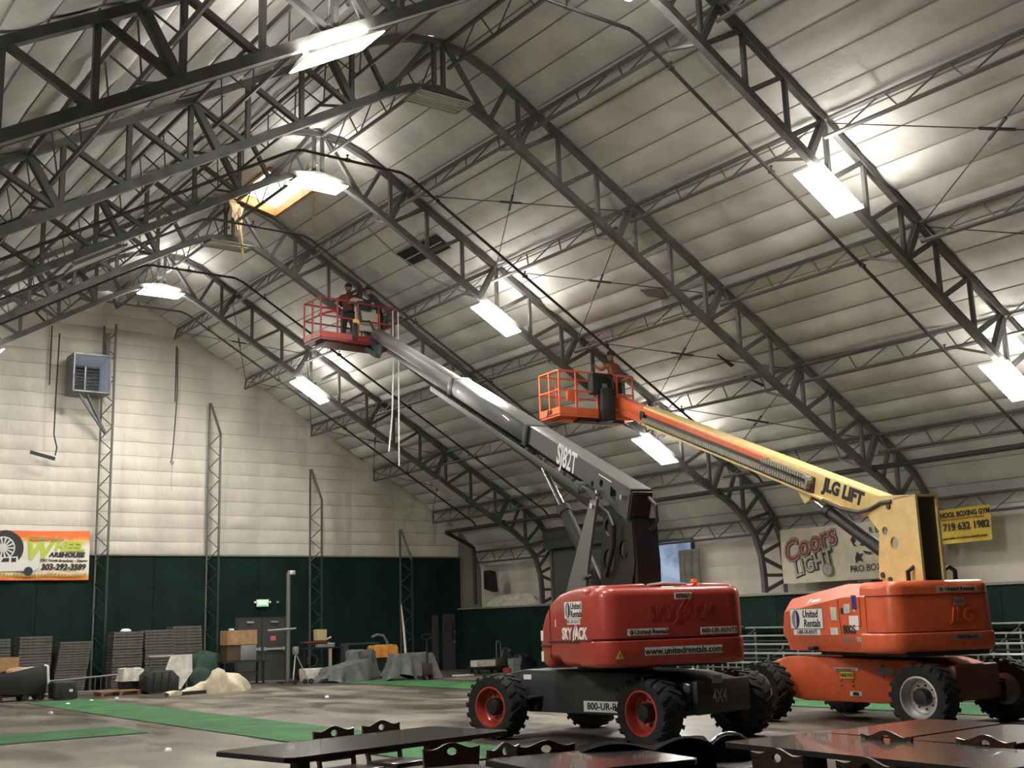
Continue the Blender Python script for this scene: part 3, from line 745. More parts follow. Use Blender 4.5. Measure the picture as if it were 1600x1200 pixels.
mb = MB(); F2 = lambda a, b, tt: BM @ Vector((a, b, tt))
mb.prism([(.4, .30), (.4, .44), (.8, .50), (1.22, .68), (1.72, .70), (1.76, .50), (2.33, .50), (2.30, .36), (2.2, .28), (.5, .24)], F2, .010, .013); obj('printed_truck', mb, mat('print_white', (.66, .65, .62), .5), sh)
for q in ([(1.25, .53), (1.32, .65), (1.48, .66), (1.48, .54)], [(1.54, .53), (1.54, .66), (1.68, .66), (1.68, .54)]): obj('printed_window', MB().prism(q, F2, .014, .016), tyre_ink, sh)
for x_ in (2.04, .9):
    mb = MB(); disc(mb, on(BM, x_, .27), .125, .014); obj('printed_wheel', mb, tyre_ink, sh)

# beer banner and gym banner on the right wall (lettering is flat print)
t, sh, KM = cloth_banner('beer_banner', 'large pale beer and boxing banner on the right wall beneath the cream boom', (24.62, 21.75, 2.44), (0, -1, 0), (0, 0, 1), 4.4, 1.44, mat('pale_vinyl', (.60, .54, .42), .6, 0, .12, 3), 0.02, 4)
def kt(s, size, x, y, m, rot=0, z=.0, **k): put('lettering', text_mesh(s, size, m, ext=.002, **k), on(KM, x, y, z) @ Matrix.Rotation(rot, 4, 'Z'), sh, True)
beer_red = mat('beer_red', (.26, .035, .025), .6)
kt('Coors', .76, 1.0, .98, ink, R(14), bold=.045, shear=.15, sx=.92, z=0); kt('Coors', .76, 1.0, .98, mat('beer_grey', (.45, .44, .40), .6), R(14), bold=.028, shear=.15, sx=.92, z=.006); kt('Coors', .76, 1.0, .98, beer_red, R(14), bold=.006, shear=.15, sx=.92, z=.012)
kt('LIGHT', .56, 1.08, .47, ink, R(14), bold=.035, shear=.1, sx=.84); kt('LIGHT', .56, 1.07, .48, mat('beer_silver', (.36, .35, .31), .5), R(14), bold=.012, shear=.1, sx=.84, z=.006)
mb = MB(); disc(mb, on(KM, 1.55, .30), .17, .010, hole=.12); obj('printed_badge', mb, greyink, sh); mb = MB(); disc(mb, on(KM, 1.55, .30), .12, .010); obj('printed_badge', mb, MATS['beer_silver'], sh)
kt('2', .16, 1.55, .30, greyink, 0, z=.018, bold=.004)
kt('R BOYS', .22, 3.28, 1.20, ink, R(2), bold=.001, sx=.95); kt('PRO BOXING', .24, 2.95, .28, ink, R(2), bold=.001, sx=.95)
mb = MB(); F3 = lambda a, b, tt: KM @ Vector((a, b, tt))
for c in ([(2.35, 1.0), (2.42, 1.1), (2.52, .98), (2.46, .9), (2.55, .82), (2.44, .84)], [(2.45, .55), (2.52, .70), (2.6, .62), (2.72, .66), (2.62, .55), (2.7, .42), (2.56, .50), (2.46, .40)], [(2.62, .85), (2.8, 1.02), (3.05, .96), (2.86, .93), (2.74, .82)], [(2.7, .72), (2.95, .66), (3.1, .78), (2.92, .6), (2.76, .64)]):
    mb.prism(c, F3, .004, .007)
obj('printed_sketch', mb, ink, sh)
t, sh, GM = cloth_banner('gym_banner', 'yellow gym banner with a phone number on the right wall', (24.62, 17.0, 3.14), (0, -1, .02), (0, 0, 1), 1.55, .80, mat('gym_yellow', (.66, .47, .05), .55, 0, .1, 3), 0.0, 8)
def gt(s, size, x, y, **k): put('lettering', text_mesh(s, size, ink, ext=.002, **k), on(GM, x, y), sh, True)
gt('SCHOOL BOXING GYM', .165, .84, .66, bold=.006, sx=.84); gt('719 632 1982', .23, .92, .37, bold=.008, sx=.95); gt('a great builder of confidence and self esteem', .078, .83, .12, bold=.002, sx=.86)
for k in range(22):
    obj('print_stroke', MB().prism([(.28+.052*k, .535), (.315+.052*k, .535), (.315+.052*k, .575), (.28+.052*k, .575)], lambda a, b, tt: GM @ Vector((a, b, tt)), .001, .004), mat('rust_ink', (.30, .12, .03), .6), sh)
mb = MB(); F4 = lambda a, b, tt: GM @ Vector((a, b, tt))
mb.prism([(.06, .26), (.22, .26), (.22, .52), (.06, .52)], F4, .003, .005, [[(.075, .275), (.205, .275), (.205, .505), (.075, .505)]]); mb.prism([(.12, .28), (.14, .38), (.11, .44), (.15, .5), (.18, .44), (.16, .38), (.18, .28), (.15, .34)], F4, .003, .005); obj('printed_boxer', mb, ink, sh)

# speaker box on the sprinkler riser; bundle on the ledge
solo('speaker_box', MB().bevprism([(24.36, 2.85), (24.36, 3.5), (24.62, 3.45), (24.72, 2.72)], lambda a, b, t: (a, t, b), 35.2, 35.62, .02, 2), black, 'black speaker box hung on the right wall near the corner', 'speaker')
def lump(c, d, seed, nu=18, nv=9, amp=.12):
    rnd = random.Random(seed); ph = [rnd.random()*6 for _ in range(6)]; mb = MB(); vs = []
    for j in range(nv+1):
        v = j/nv
        for i in range(nu):
            a = i*2*math.pi/nu; rr = math.sin(math.pi*(.08+.84*(1-v*.5)*.5) if False else math.acos(min(1, v))) if v < 1 else 0
            k = 1+amp*(math.sin(3*a+ph[0])+.6*math.sin(5*a+ph[1]+4*v)+.4*math.sin(9*a+ph[2]))
            vs.append((c[0]+d[0]/2*math.cos(a)*(rr**.55)*k, c[1]+d[1]/2*math.sin(a)*(rr**.55)*k, c[2]+d[2]*v*(1+amp*math.sin(4*a+ph[3])*.6)))
    fs = [(j*nu+i, j*nu+(i+1) % nu, (j+1)*nu+(i+1) % nu, (j+1)*nu+i) for j in range(nv) for i in range(nu)]
    return mb.add(vs, fs, True)
solo('insulation_bundle', lump((24.9, 34.4, 2.21), (.8, 2.9, .42), 3), dirtywhite, 'pale insulation bundle lying on the right wall ledge', 'bundle')

# ---------------------------------------------------------------- boom lifts
def tyre_meshes(D, W, rimm, hubm):
    r = D/2; w_ = W/2
    prof = [(r*.60, -w_*.78), (r*.66, -w_*.95), (r*.80, -w_), (r*.92, -w_*.96), (r*.965, -w_*.8), (r*.965, w_*.8), (r*.92, w_*.96), (r*.80, w_), (r*.66, w_*.95), (r*.60, w_*.78)]
    tb = MB().lathe(prof, (0, 0, 0), 'Y', 36, True)
    n = 19
    for i in range(n):
        for s in (-1, 1):
            a = (i + (.5 if s > 0 else 0))*2*math.pi/n
            pts = []
            for (da, yy) in ((0, .0), (.11, .0), (.30, 1.0), (.17, 1.0)):
                for rr in (r*.945, r*1.0):
                    pts.append((rr*math.cos(a+da), s*w_*(.04+.99*yy), rr*math.sin(a+da)))
            for (da, rr) in ((.17, r*.86), (.30, r*.86)):
                pts.append((rr*math.cos(a+da), s*w_*1.03, rr*math.sin(a+da)))
            tb.add(pts, [(1, 3, 5, 7), (0, 1, 7, 6), (2, 4, 5, 3), (0, 2, 3, 1), (7, 5, 9, 8), (6, 7, 8), (4, 9, 5)])
    tm = tb.mesh('tyre', rubber)
    rm = MB().lathe([(r*.60, w_*.80), (r*.64, w_*.90), (r*.585, w_*.92), (r*.55, w_*.72), (r*.54, w_*.1), (r*.50, w_*.0), (r*.20, w_*.05), (.001, w_*.05)], (0, 0, 0), 'Y', 32).mesh('rim', rimm)
    hm = MB().lathe([(r*.27, w_*.0), (r*.27, w_*.55), (r*.22, w_*.75), (r*.12, w_*.8), (.001, w_*.8)], (0, 0, 0), 'Y', 18)
    for k in range(9):
        a = k*2*math.pi/9; hm.tube((r*.36*math.cos(a), w_*.03, r*.36*math.sin(a)), (r*.36*math.cos(a), w_*.14, r*.36*math.sin(a)), r*.03, 6)
    return tm, rm, hm.mesh('hub', hubm)
def add_wheels(root, chm, L, T, D, W, meshes, steer=(0, 0, 0, 0)):
    for i, (sx, sy) in enumerate(((1, 1), (-1, 1), (1, -1), (-1, -1))):
        M = chm @ Matrix.Translation((sx*L/2, sy*T/2, D/2)) @ Matrix.Rotation(steer[i] + (0 if sy > 0 else math.pi), 4, 'Z') @ Matrix.Rotation(.3*i, 4, 'Y')
        wo = put('wheel', meshes[0], M, root)
        for nm, me in (('rim', meshes[1]), ('hub', meshes[2])): put(nm, me, Matrix(), wo)
def decal(root, M, w_, h_, m, rim=None, name='decal'):
    """plate lying in the xy-plane of M, facing +z"""
    mb = MB(M).rbox((0, 0, .002), (w_, h_, .006), .002, 1)
    return obj(name, mb, m, root, False)
def lettering(root, s, size, M, m, **k): return put('lettering', text_mesh(s, size, m, **k), M @ Matrix.Translation((0, 0, .006)), root)
def side_f(x, y, z): return frame_m((x, y, z), (-1, 0, 0), (0, 0, 1))      # on a left-hand face, reading from front to rear
def rear_f(x, y, z): return frame_m((x, y, z), (0, -1, 0), (0, 0, 1))      # on the rear face
def rent_logo(root, M, s):
    """two interlocked crescent swooshes"""
    def cres(flip):
        o = []; n = 10
        for i in range(n+1):
            a = math.pi/2 + math.pi*i/n; o.append((math.cos(a)*.5*s, math.sin(a)*.62*s))
        for i in range(n+1):
            a = 3*math.pi/2 - math.pi*i/n; o.append((math.cos(a)*.12*s*1.0, math.sin(a)*.62*s))
        return [(x*flip, y) for x, y in o]
    for fl, m, dx in ((1, greyink, .02*s), (-1, navy, -.02*s)):
        obj('logo', MB(M).prism(cres(fl), lambda a, b, t: (a+dx, b, t), .006, .010), m, root, False)

def basket(root, M, W, Dp, m, seed=0, board=.16, kickm=None):
    """work platform in its own frame: x along the long side, y away, z up from the floor"""
    fl = obj('platform', MB(M).box((W/2, Dp/2, -.03), (W, Dp, .05)).box((W/2, Dp/2, -.07), (W*.8, Dp*.6, .04)), kickm or m, root, False)
    H = 1.04; r = .024
    def sub(nm, mb, mm=m): return obj(nm, mb, mm, fl, False)
    for a, b in (((0, 0), (W, 0)), ((W, 0), (W, Dp)), ((W, Dp), (0, Dp)), ((0, Dp), (0, 0))):
        A = Vector((*a, 0)); B = Vector((*b, 0))
        sub('toe_board', MB(M).bar(A+Vector((0, 0, board/2)), B+Vector((0, 0, board/2)), .03, board))
        for z, nm in ((H, 'top_rail'), (H*.55, 'mid_rail')):
            sub(nm, MB(M).tube(A+Vector((0, 0, z)), B+Vector((0, 0, z)), r, 8))
    for x in [0, W*.22, W*.5, W*.78, W]:
        for y in (0, Dp): sub('post', MB(M).tube((x, y, 0), (x, y, H), r, 8))
    sub('post', MB(M).tube((0, Dp*.5, 0), (0, Dp*.5, H), r, 8))
    return fl

# ===== red lift
SJ = thing('boom_lift', 'red and graphite telescopic boom lift with its basket raised to the left', 'boom lift', (11.47, 13.43, 0), 1.318, 'boom lifts')
CH = Matrix.Rotation(R(99.1)-1.318, 4, 'Z')
sjw = tyre_meshes(.92, .38, sj_red, black)
add_wheels(SJ, CH, 2.85, 2.05, .92, .38, sjw, (R(4), R(-6), R(4), R(-6)))
mb = MB(CH); F = lambda a, b, t: (a, t, b)
mb.bevprism([(-1.75, .45), (-1.80, .80), (-1.2, .93), (1.25, .97), (1.75, .88), (1.78, .52), (1.2, .36), (-1.1, .36)], F, -.62, .62, .03, 2)
obj('chassis', mb, sj_grey, SJ, False)
for sx in (-1, 1):
    obj('axle', MB(CH).rbox((sx*1.42, 0, .50), (.34, 1.62, .26), .04, 2).rbox((sx*1.42, .78, .48), (.24, .2, .36), .03, 2).rbox((sx*1.42, -.78, .48), (.24, .2, .36), .03, 2), black, SJ, False)
    obj('bumper', MB(CH).rbox((sx*1.84, 0, .62), (.10, 1.2, .44), .03, 2), black, SJ, False)
obj('step_bracket', MB(CH).box((1.02, .76, .58), (.28, .26, .03)).box((1.02, .68, .48), (.2, .06, .2)), black, SJ, False)
p = decal(SJ, frame_m(CH @ Vector((-.42, .632, .47)), CH.to_3x3() @ Vector((-1, 0, 0)), (0, 0, 1)), 1.0, .15, white); lettering(p, '800-UR-RENTS', .135, frame_m(CH @ Vector((-.42, .633, .47)), CH.to_3x3() @ Vector((-1, 0, 0)), (0, 0, 1)), ink, bold=.002)
p = decal(SJ, frame_m(CH @ Vector((1.18, .632, .86)), CH.to_3x3() @ Vector((-1, 0, 0)), (0, 0, 1)), .16, .07, white)
mrear = frame_m(CH @ Vector((-1.895, .12, .62)), CH.to_3x3() @ Vector((0, -1, 0)), (0, 0, 1))
put('lettering', text_mesh('4X4', .24, greyink, .004, sx=.8), mrear, SJ)
p = decal(SJ, mrear @ Matrix.Translation((-.04, .22, 0)), .22, .1, greyink)
# turntable deck
obj('slew_ring', MB().lathe([(.001, .92), (.55, .92), (.55, 1.08), (.001, 1.08)], (0, 0, 0), 'Z', 28), black, SJ, False)
obj('turntable_deck', MB().box((-.55, 0, 1.07), (2.4, 1.6, .08)), black, SJ, False)
# counterweight, upper and lower block with a groove between
nup = [(-1.09, 1.42), (1.09, 1.42), (1.09, 2.10), (.30, 2.12), (.24, 2.06), (-.40, 2.06), (-.44, 2.11), (-1.09, 2.10)]
fr = lambda a, b, t: (t, a, b)
def plan(x0, x1, w_, r, n=6):
    o = [(x1, -w_), (x1, w_)]
    o += [(x0+r-r*math.sin(a), w_-r+r*math.cos(a)) for a in [math.pi/2*i/n for i in range(n+1)]]
    o += [(x0+r-r*math.cos(a), -w_+r-r*math.sin(a)) for a in [math.pi/2*i/n for i in range(n+1)]]
    return o
cwu = obj('counterweight', MB().slab(plan(-1.90, -1.22, 1.095, .26), 1.415, 2.07, .12), sj_red, SJ, False)
obj('counterweight_lid', MB().bevprism([(.30, 1.98), (1.02, 1.98), (.96, 2.10), (.34, 2.12)], fr, -1.74, -1.24, .045, 3), sj_red, SJ, False)
obj('counterweight_lid', MB().bevprism([(-1.02, 1.98), (-.42, 1.98), (-.46, 2.115), (-.96, 2.10)], fr, -1.74, -1.24, .045, 3), sj_red, SJ, False)
cwl = obj('counterweight_skirt', MB().slab(plan(-1.91, -1.22, 1.105, .26), 1.05, 1.388, .02, .07), sj_red, SJ, False)
obj('counterweight_groove', MB().slab(plan(-1.88, -1.24, 1.07, .25), 1.37, 1.43, 0, 0), mat('dark_red', (.10, .01, .008), .5), SJ, False)
p = decal(SJ, rear_f(-1.901, -.115, 1.94), .26, .085, white); lettering(p, '10780671', .085, rear_f(-1.901, -.115, 1.94), ink, bold=.001, sx=.72)
put('embossed_lettering', text_mesh('SKY  ACK', .26, sj_red, .006, .1, .012, sx=.88), rear_f(-1.90, -.07, 1.72), cwu)
obj('embossed_swoosh', MB(rear_f(-1.90, -.06, 1.74)).prism([(-.12, -.16), (-.03, -.15), (.0, -.02), (.10, .18), (-.05, .0), (-.06, -.11)], lambda a, b, t: (a, b, t), 0, .014).prism([(.02, -.06), (.05, -.02), (.17, .18), (.03, .0)], lambda a, b, t: (a, b, t), 0, .014), sj_red, cwu, False)
p = decal(SJ, rear_f(-1.901, .43, 1.49), .60, .085, white); lettering(p, 'United Rentals', .085, rear_f(-1.901, .38, 1.49), ink, bold=.001); rent_logo(p, rear_f(-1.901, .68, 1.49), .055)
p = decal(SJ, rear_f(-1.901, -.63, 1.48), .56, .09, white); lettering(p, '800-UR-RENTS', .085, rear_f(-1.901, -.63, 1.48), ink, bold=.001, shear=.15)
p = decal(SJ, rear_f(-1.906, -.08, 1.24), 1.16, .105, white); lettering(p, 'www.unitedrentals.com', .12, rear_f(-1.906, -.08, 1.24), ink, bold=.002)
tri = obj('warning_triangle', MB(rear_f(-1.907, .86, 1.21)).prism([(-.06, -.05), (.06, -.05), (0, .06)], lambda a, b, t: (a, b, t), 0, .005), yellow, cwl, False)
put('lettering', text_mesh('!', .06, ink, .002), rear_f(-1.915, .86, 1.20), tri)
obj('beacon', MB().lathe([(.05, 0), (.05, .03), (.04, .04), (.035, .07), (.001, .075)], (-1.6, -.46, 2.10), 'Z', 12), orangeglass, SJ, False)
obj('exhaust_pipe', MB().path([(-1.5, .20, 2.10), (-1.45, -.1, 2.13), (-1.4, -.45, 2.11)], .02, 6), alu, SJ, False)
# left and right hood pods with the rounded nose
hp = [(-1.60, 1.04), (-.62, 1.04), (-.45, 1.13), (-.20, 1.13), (-.10, .99), (.12, 1.04), (.19, 1.20), (.21, 1.42), (.14, 1.60), (.0, 1.78), (-.22, 1.94), (-.5, 2.03), (-.9, 2.085), (-1.26, 2.10), (-1.60, 2.11)]
for s, y0, y1 in ((1, .48, 1.09), (-1, -1.09, -.48)):
    hd = obj('hood', MB().bevprism(hp, F, y0, y1, .09, 4), sj_red, SJ, False)
    obj('hood_rib', MB().rbox((-.85, (y1 if s > 0 else y0), 1.385), (1.45, .03, .035), .01, 2).rbox((-.04, (y1 if s > 0 else y0), 1.32), (.36, .03, .035), .01, 2), MATS['dark_red'], hd, False)
    obj('hood_seam', MB().bar((-.20, (y1 if s > 0 else y0)+s*.002, 1.16), (-.20, (y1 if s > 0 else y0)+s*.002, 1.90), .012, .008), MATS['dark_red'], hd, False)
    if s > 0:
        p = decal(SJ, side_f(-1.02, 1.096, 1.80), .56, .22, white); lettering(p, 'United', .125, side_f(-1.12, 1.096, 1.85), ink, bold=.002); lettering(p, 'Rentals', .125, side_f(-1.13, 1.096, 1.745), ink, bold=.002); rent_logo(p, side_f(-.85, 1.096, 1.80), .17)
        p = decal(SJ, side_f(-1.03, 1.096, 1.645), .44, .075, white); lettering(p, '800-UR-RENTS', .07, side_f(-1.03, 1.096, 1.645), greyink)
        put('lettering', text_mesh('SKY  ACK', .215, white, .007, .05, sx=.88), side_f(-1.03, 1.099, 1.48), hd)
        obj('logo', MB(side_f(-1.04, 1.099, 1.50)).prism([(-.09, -.13), (-.02, -.12), (.0, -.02), (.07, .14), (-.04, .0), (-.045, -.085)], lambda a, b, t: (a, b, t), .001, .005).prism([(.015, -.05), (.04, -.02), (.12, .14), (.02, .0)], lambda a, b, t: (a, b, t), .001, .005), white, hd, False)
        for x, z in ((.10, 1.46), (.10, 1.17)): decal(SJ, side_f(x, 1.094, z), .09, .14, white)
        decal(SJ, side_f(-.40, 1.094, 1.63), .03, .1, white)
# uprights
UP = [(-.10, 3.40), (-.33, 3.38), (.03, 2.55), (.16, 2.19), (.2, 1.15), (1.05, 1.15), (.90, 2.10)]
obj('upright', MB().prism(UP, F, .30, .34), mat('upright_grey', (.17, .17, .165), .4, .2), SJ, False)
def circ(cx, cz, r, n=18): return [(cx+r*math.cos(i*2*math.pi/n), cz+r*math.sin(i*2*math.pi/n)) for i in range(n)]
inn = [(.10, 1.15), (.05, 2.5), (-.10, 3.12), (-.30, 3.30), (-.62, 3.10), (-1.02, 3.02), (-1.05, 2.42), (-.92, 2.1), (-1.0, 1.15)]
obj('inner_upright', MB().prism(inn, F, .10, .14, [circ(-.28, 2.98, .13), circ(-.22, 2.5, .17), circ(-.72, 2.62, .14)]), black, SJ, False)
obj('inner_upright', MB().prism(inn, F, -.26, -.22, [circ(-.28, 2.98, .13), circ(-.22, 2.5, .17), circ(-.72, 2.62, .14)]), black, SJ, False)
obj('upright', MB().prism(UP, F, -.40, -.36), MATS['upright_grey'], SJ, False)
obj('rear_cover', MB().prism([(-1.06, 1.5), (-1.10, 2.45), (-1.02, 3.05), (-.95, 3.05), (-1.0, 2.4), (-.96, 1.5)], F, -.24, .12), black, SJ, False)
for x, z in ((-.22, 3.30), (.13, 2.28)): obj('pin', MB().tube((x, .28, z), (x, .39, z), .045, 10), chrome, SJ, False)
# boom: frame along the boom (u along, v left, w up)
th = math.atan(.408)
BMx = Matrix.Translation((-1.10, 0, 3.44)) @ Matrix.Rotation(-th, 4, 'Y')
def B(): return MB(BMx)
def boxu(u0, u1, y0, y1, w0, w1, r=.012): return MB(BMx).rbox(((u0+u1)/2, (y0+y1)/2, (w0+w1)/2), (u1-u0, y1-y0, w1-w0), r, 2)
bs = obj('base_boom', B().prism([(.0, -.45), (0, .0), (4.15, .0), (4.15, -.29), (1.2, -.30), (.55, -.40)], lambda a, b, t: (a, t, b), -.17, .17, [circ(.95, -.17, .06, 12), circ(1.25, -.26, .05, 12), [(.42, -.30), (.62, -.27), (.64, -.12), (.44, -.15)]]), sj_grey, SJ, False)
obj('base_boom_top', boxu(.01, 4.15, -.165, .165, -.002, .012, .004), sj_lt, bs, False)
mid = obj('mid_boom', boxu(4.05, 8.45, -.19, .20, -.31, .012), sj_grey, SJ, False)
obj('mid_boom_top', boxu(4.05, 8.45, -.18, .19, .010, .02, .004), sj_lt, mid, False)
obj('mid_boom_head', boxu(3.95, 4.15, -.2, .21, -.36, .015), black, mid, False)
fly = obj('fly_boom', boxu(8.3, 15.55, -.13, .13, -.25, -.01), mat('fly_grey', (.12, .12, .118), .4, .2), SJ, False)
obj('fly_collar', boxu(8.25, 8.5, -.21, .22, -.33, .025), sj_grey, fly, False)
obj('underside_tube', boxu(1.9, 14.0, -.09, .09, -.40, -.26), black, fly, False)
tray = obj('cable_tray', boxu(1.55, 9.6, .12, .24, -.50, -.44), mat('tray_grey', (.10, .10, .098), .5, .2), SJ, False)
obj('tray_edge', boxu(1.55, 9.6, .235, .25, -.48, -.38, .003), MATS['tray_grey'], tray, False)
ht = MB(BMx)
for k in range(56): ht.box((4.2+.095*k, .17, -.40), (.06, .10, .07))
obj('cable_chain', ht, black, tray, False)
put('lettering', text_mesh('SJ82T', .46, white, .010, 0, .002, sx=.74), BMx @ frame_m((2.28, .173, -.15), (-1, 0, 0), (0, 0, 1)), bs)
obj('stripe', MB(BMx).box((.85, .172, -.06), (.45, .004, .015)), white, bs, False)
obj('end_cover', boxu(-.05, .02, -.16, .16, -.46, -.02), black, bs, False)
obj('hose', MB(BMx).path([(-.05, -.1, -.10), (-.22, -.14, -.16), (-.28, -.16, -.35), (-.2, -.14, -.52), (-.02, -.1, -.56)], .028, 8), black, bs, False)
obj('hose', MB(BMx).path([(1.5, .2, -.38), (1.2, .22, -.36), (.85, .24, -.48), (.5, .22, -.50), (.3, .22, -.62), (.25, .2, -.9), (.35, .2, -1.4)], .035, 8), black, bs, False)
for u_, w_, r_ in ((.95, -.30, .03), (.90, -.38, .025), (.15, -.15, .04)): obj('fitting', MB(BMx).tube((u_, .16, w_), (u_, .24, w_), r_, 8), chrome, bs, False)
# lift cylinder
cyl = obj('lift_cylinder', MB().tube((.35, 0, 2.10), (1.62, 0, 3.42), .10, 16).tube((1.55, 0, 3.35), (1.66, 0, 3.46), .115, 16), black, SJ, False)
obj('cylinder_rod', MB().tube((1.6, 0, 3.40), (2.55, 0, 4.36), .05, 12), chrome, cyl, False)
obj('rod_eye', MB(BMx).box((4.0, 0, -.36), (.22, .16, .22)), black, cyl, False)
# basket
SJW = SJ.matrix_basis.inverted()
BK = SJW @ (Matrix.Translation((13.20, 26.36, 8.93)) @ Matrix.Rotation(R(3), 4, 'Z'))
redrail = mat('red_rail', (.30, .030, .026), .5)
pl = basket(SJ, BK, 2.22, .86, redrail, kickm=mat('dark_red_floor', (.16, .02, .02), .5))
obj('control_box', MB(BK).rbox((1.32, .10, 1.0), (.42, .2, .22), .02, 2), black, pl, False)
obj('gate_bar', MB(BK).tube((0, .1, .60), (.55, .1, .80), .03, 8), redrail, pl, False)
obj('yellow_tag', MB(BK @ frame_m((1.02, -.035, .52), (1, 0, 0), (0, 0, 1))).prism(circ(0, 0, .1, 14), lambda a, b, t: (a, b*.75, t), 0, .008), yellow, pl, False)
obj('rail_pad', MB(BK).rbox((1.0, -.02, .26), (.13, .07, .46), .02, 2), black, pl, False)
tip = BMx @ Vector((15.3, 0, -.12)); back = BK @ Vector((1.55, -.02, .25))
rot = obj('rotator', MB().tube(tip, tip + Vector((.12, 0, -.50)), .11, 14).bar(tip+Vector((.05, 0, -.3)), back, .16, .3).bar(tip+Vector((.1, 0, -.55)), BK @ Vector((1.5, .2, -.10)), .18, .12), mat('blue_grey_casting', (.03, .042, .05), .5), SJ, False)
obj('hose', MB().path([tip+Vector((0, .1, .1)), tip+Vector((.2, .2, .4)), BK @ Vector((1.2, 0, .55)), BK @ Vector((1.15, 0, .85))], .025, 6), black, rot, False)

# ===== orange and cream lift
JL = thing('boom_lift', 'orange boom lift with a cream-coloured boom at the right', 'boom lift', (15.65, 12.0, 0), 1.257, 'boom lifts')
CJ = Matrix.Rotation(R(90.6)-1.257, 4, 'Z')
jlw = tyre_meshes(.92, .38, alu, black)
add_wheels(JL, CJ, 2.95, 2.02, .92, .38, jlw, (0, R(3), 0, R(10)))
chs = obj('chassis', MB(CJ).bevprism([(-1.55, .40), (-1.60, .82), (-1.1, .95), (1.30, .99), (1.62, .90), (1.60, .42), (1.0, .31), (-1.0, .31)], F, -.64, .64, .03, 2), jl_org, JL, False)
for sx in (-1, 1):
    obj('axle', MB(CJ).rbox((sx*1.475, 0, .48), (.3, 1.6, .24), .04, 2).rbox((sx*1.475, .76, .46), (.24, .2, .34), .03, 2).rbox((sx*1.475, -.76, .46), (.24, .2, .34), .03, 2), black if sx < 0 else jl_org, JL, False)
obj('axle_cover', MB(CJ).rbox((-1.62, 0, .62), (.16, 1.1, .5), .04, 2), mat('dark_orange', (.12, .03, .015), .5), JL, False)
sf = lambda x, z: frame_m(CJ @ Vector((x, .652, z)), CJ.to_3x3() @ Vector((-1, 0, 0)), (0, 0, 1))
p = decal(JL, sf(.14, .80), .46, .045, dirtywhite); lettering(p, 'www.unitedrentals.com', .04, sf(.14, .80), ink)
p = decal(JL, sf(.13, .71), .26, .10, mat('tag_yellow', (.55, .48, .08), .5)); lettering(p, '10602907', .075, sf(.13, .71), ink, sx=.85)
decal(JL, sf(-.02, .44), .22, .07, dirtywhite); decal(JL, sf(-.02, .44) @ Matrix.Translation((0, 0, .004)), .11, .05, black, name='tie_slot')
for x in (.24, .02):
    for z in (.62, .55): decal(JL, sf(x, z), .025, .025, black, name='bolt_hole')
obj('arrow_plate', MB(CJ).prism([(-.42, .78), (-.54, .88), (-.54, .83), (-.74, .83), (-.74, .73), (-.54, .73), (-.54, .68)], lambda a, b, t: (a, t, b), .645, .66), greyink, chs, False)
obj('slew_ring', MB().lathe([(.001, .92), (.55, .92), (.55, 1.06), (.001, 1.06)], (0, 0, 0), 'Z', 28), black, JL, False)
obj('turntable_deck', MB().box((-.6, 0, 1.05), (2.2, 1.4, .08)), black, JL, False)
# faceted hood: stations along x, section points (y offset from the side, z)
Wh = .915
def hood_side(s, ycut):
    st = [(-1.10, 2.07, 1.87, 1.32, 1.07, 0), (-.52, 2.08, 1.88, 1.32, 1.07, 0), (1.10, 1.90, 1.70, 1.32, 1.08, 0), (1.22, 1.86, 1.68, 1.32, 1.08, .02), (1.49, 1.52, 1.42, 1.31, 1.24, .14)]
    vs = []; fs = []
    for x, zt, zc, zl, zb_, inn_ in st:
        for y, z in ((ycut, zt), (Wh-.13-inn_, zt), (Wh-inn_, zc), (Wh-inn_, zl), (Wh-.07-inn_, zb_), (ycut, zb_)): vs.append((x, s*y, z))
    for i in range(len(st)-1):
        for k in range(6): fs.append((i*6+k, i*6+(k+1) % 6, (i+1)*6+(k+1) % 6, (i+1)*6+k))
    fs += [tuple(range(6)), tuple((len(st)-1)*6+k for k in reversed(range(6)))]
    return MB().add(vs, fs)
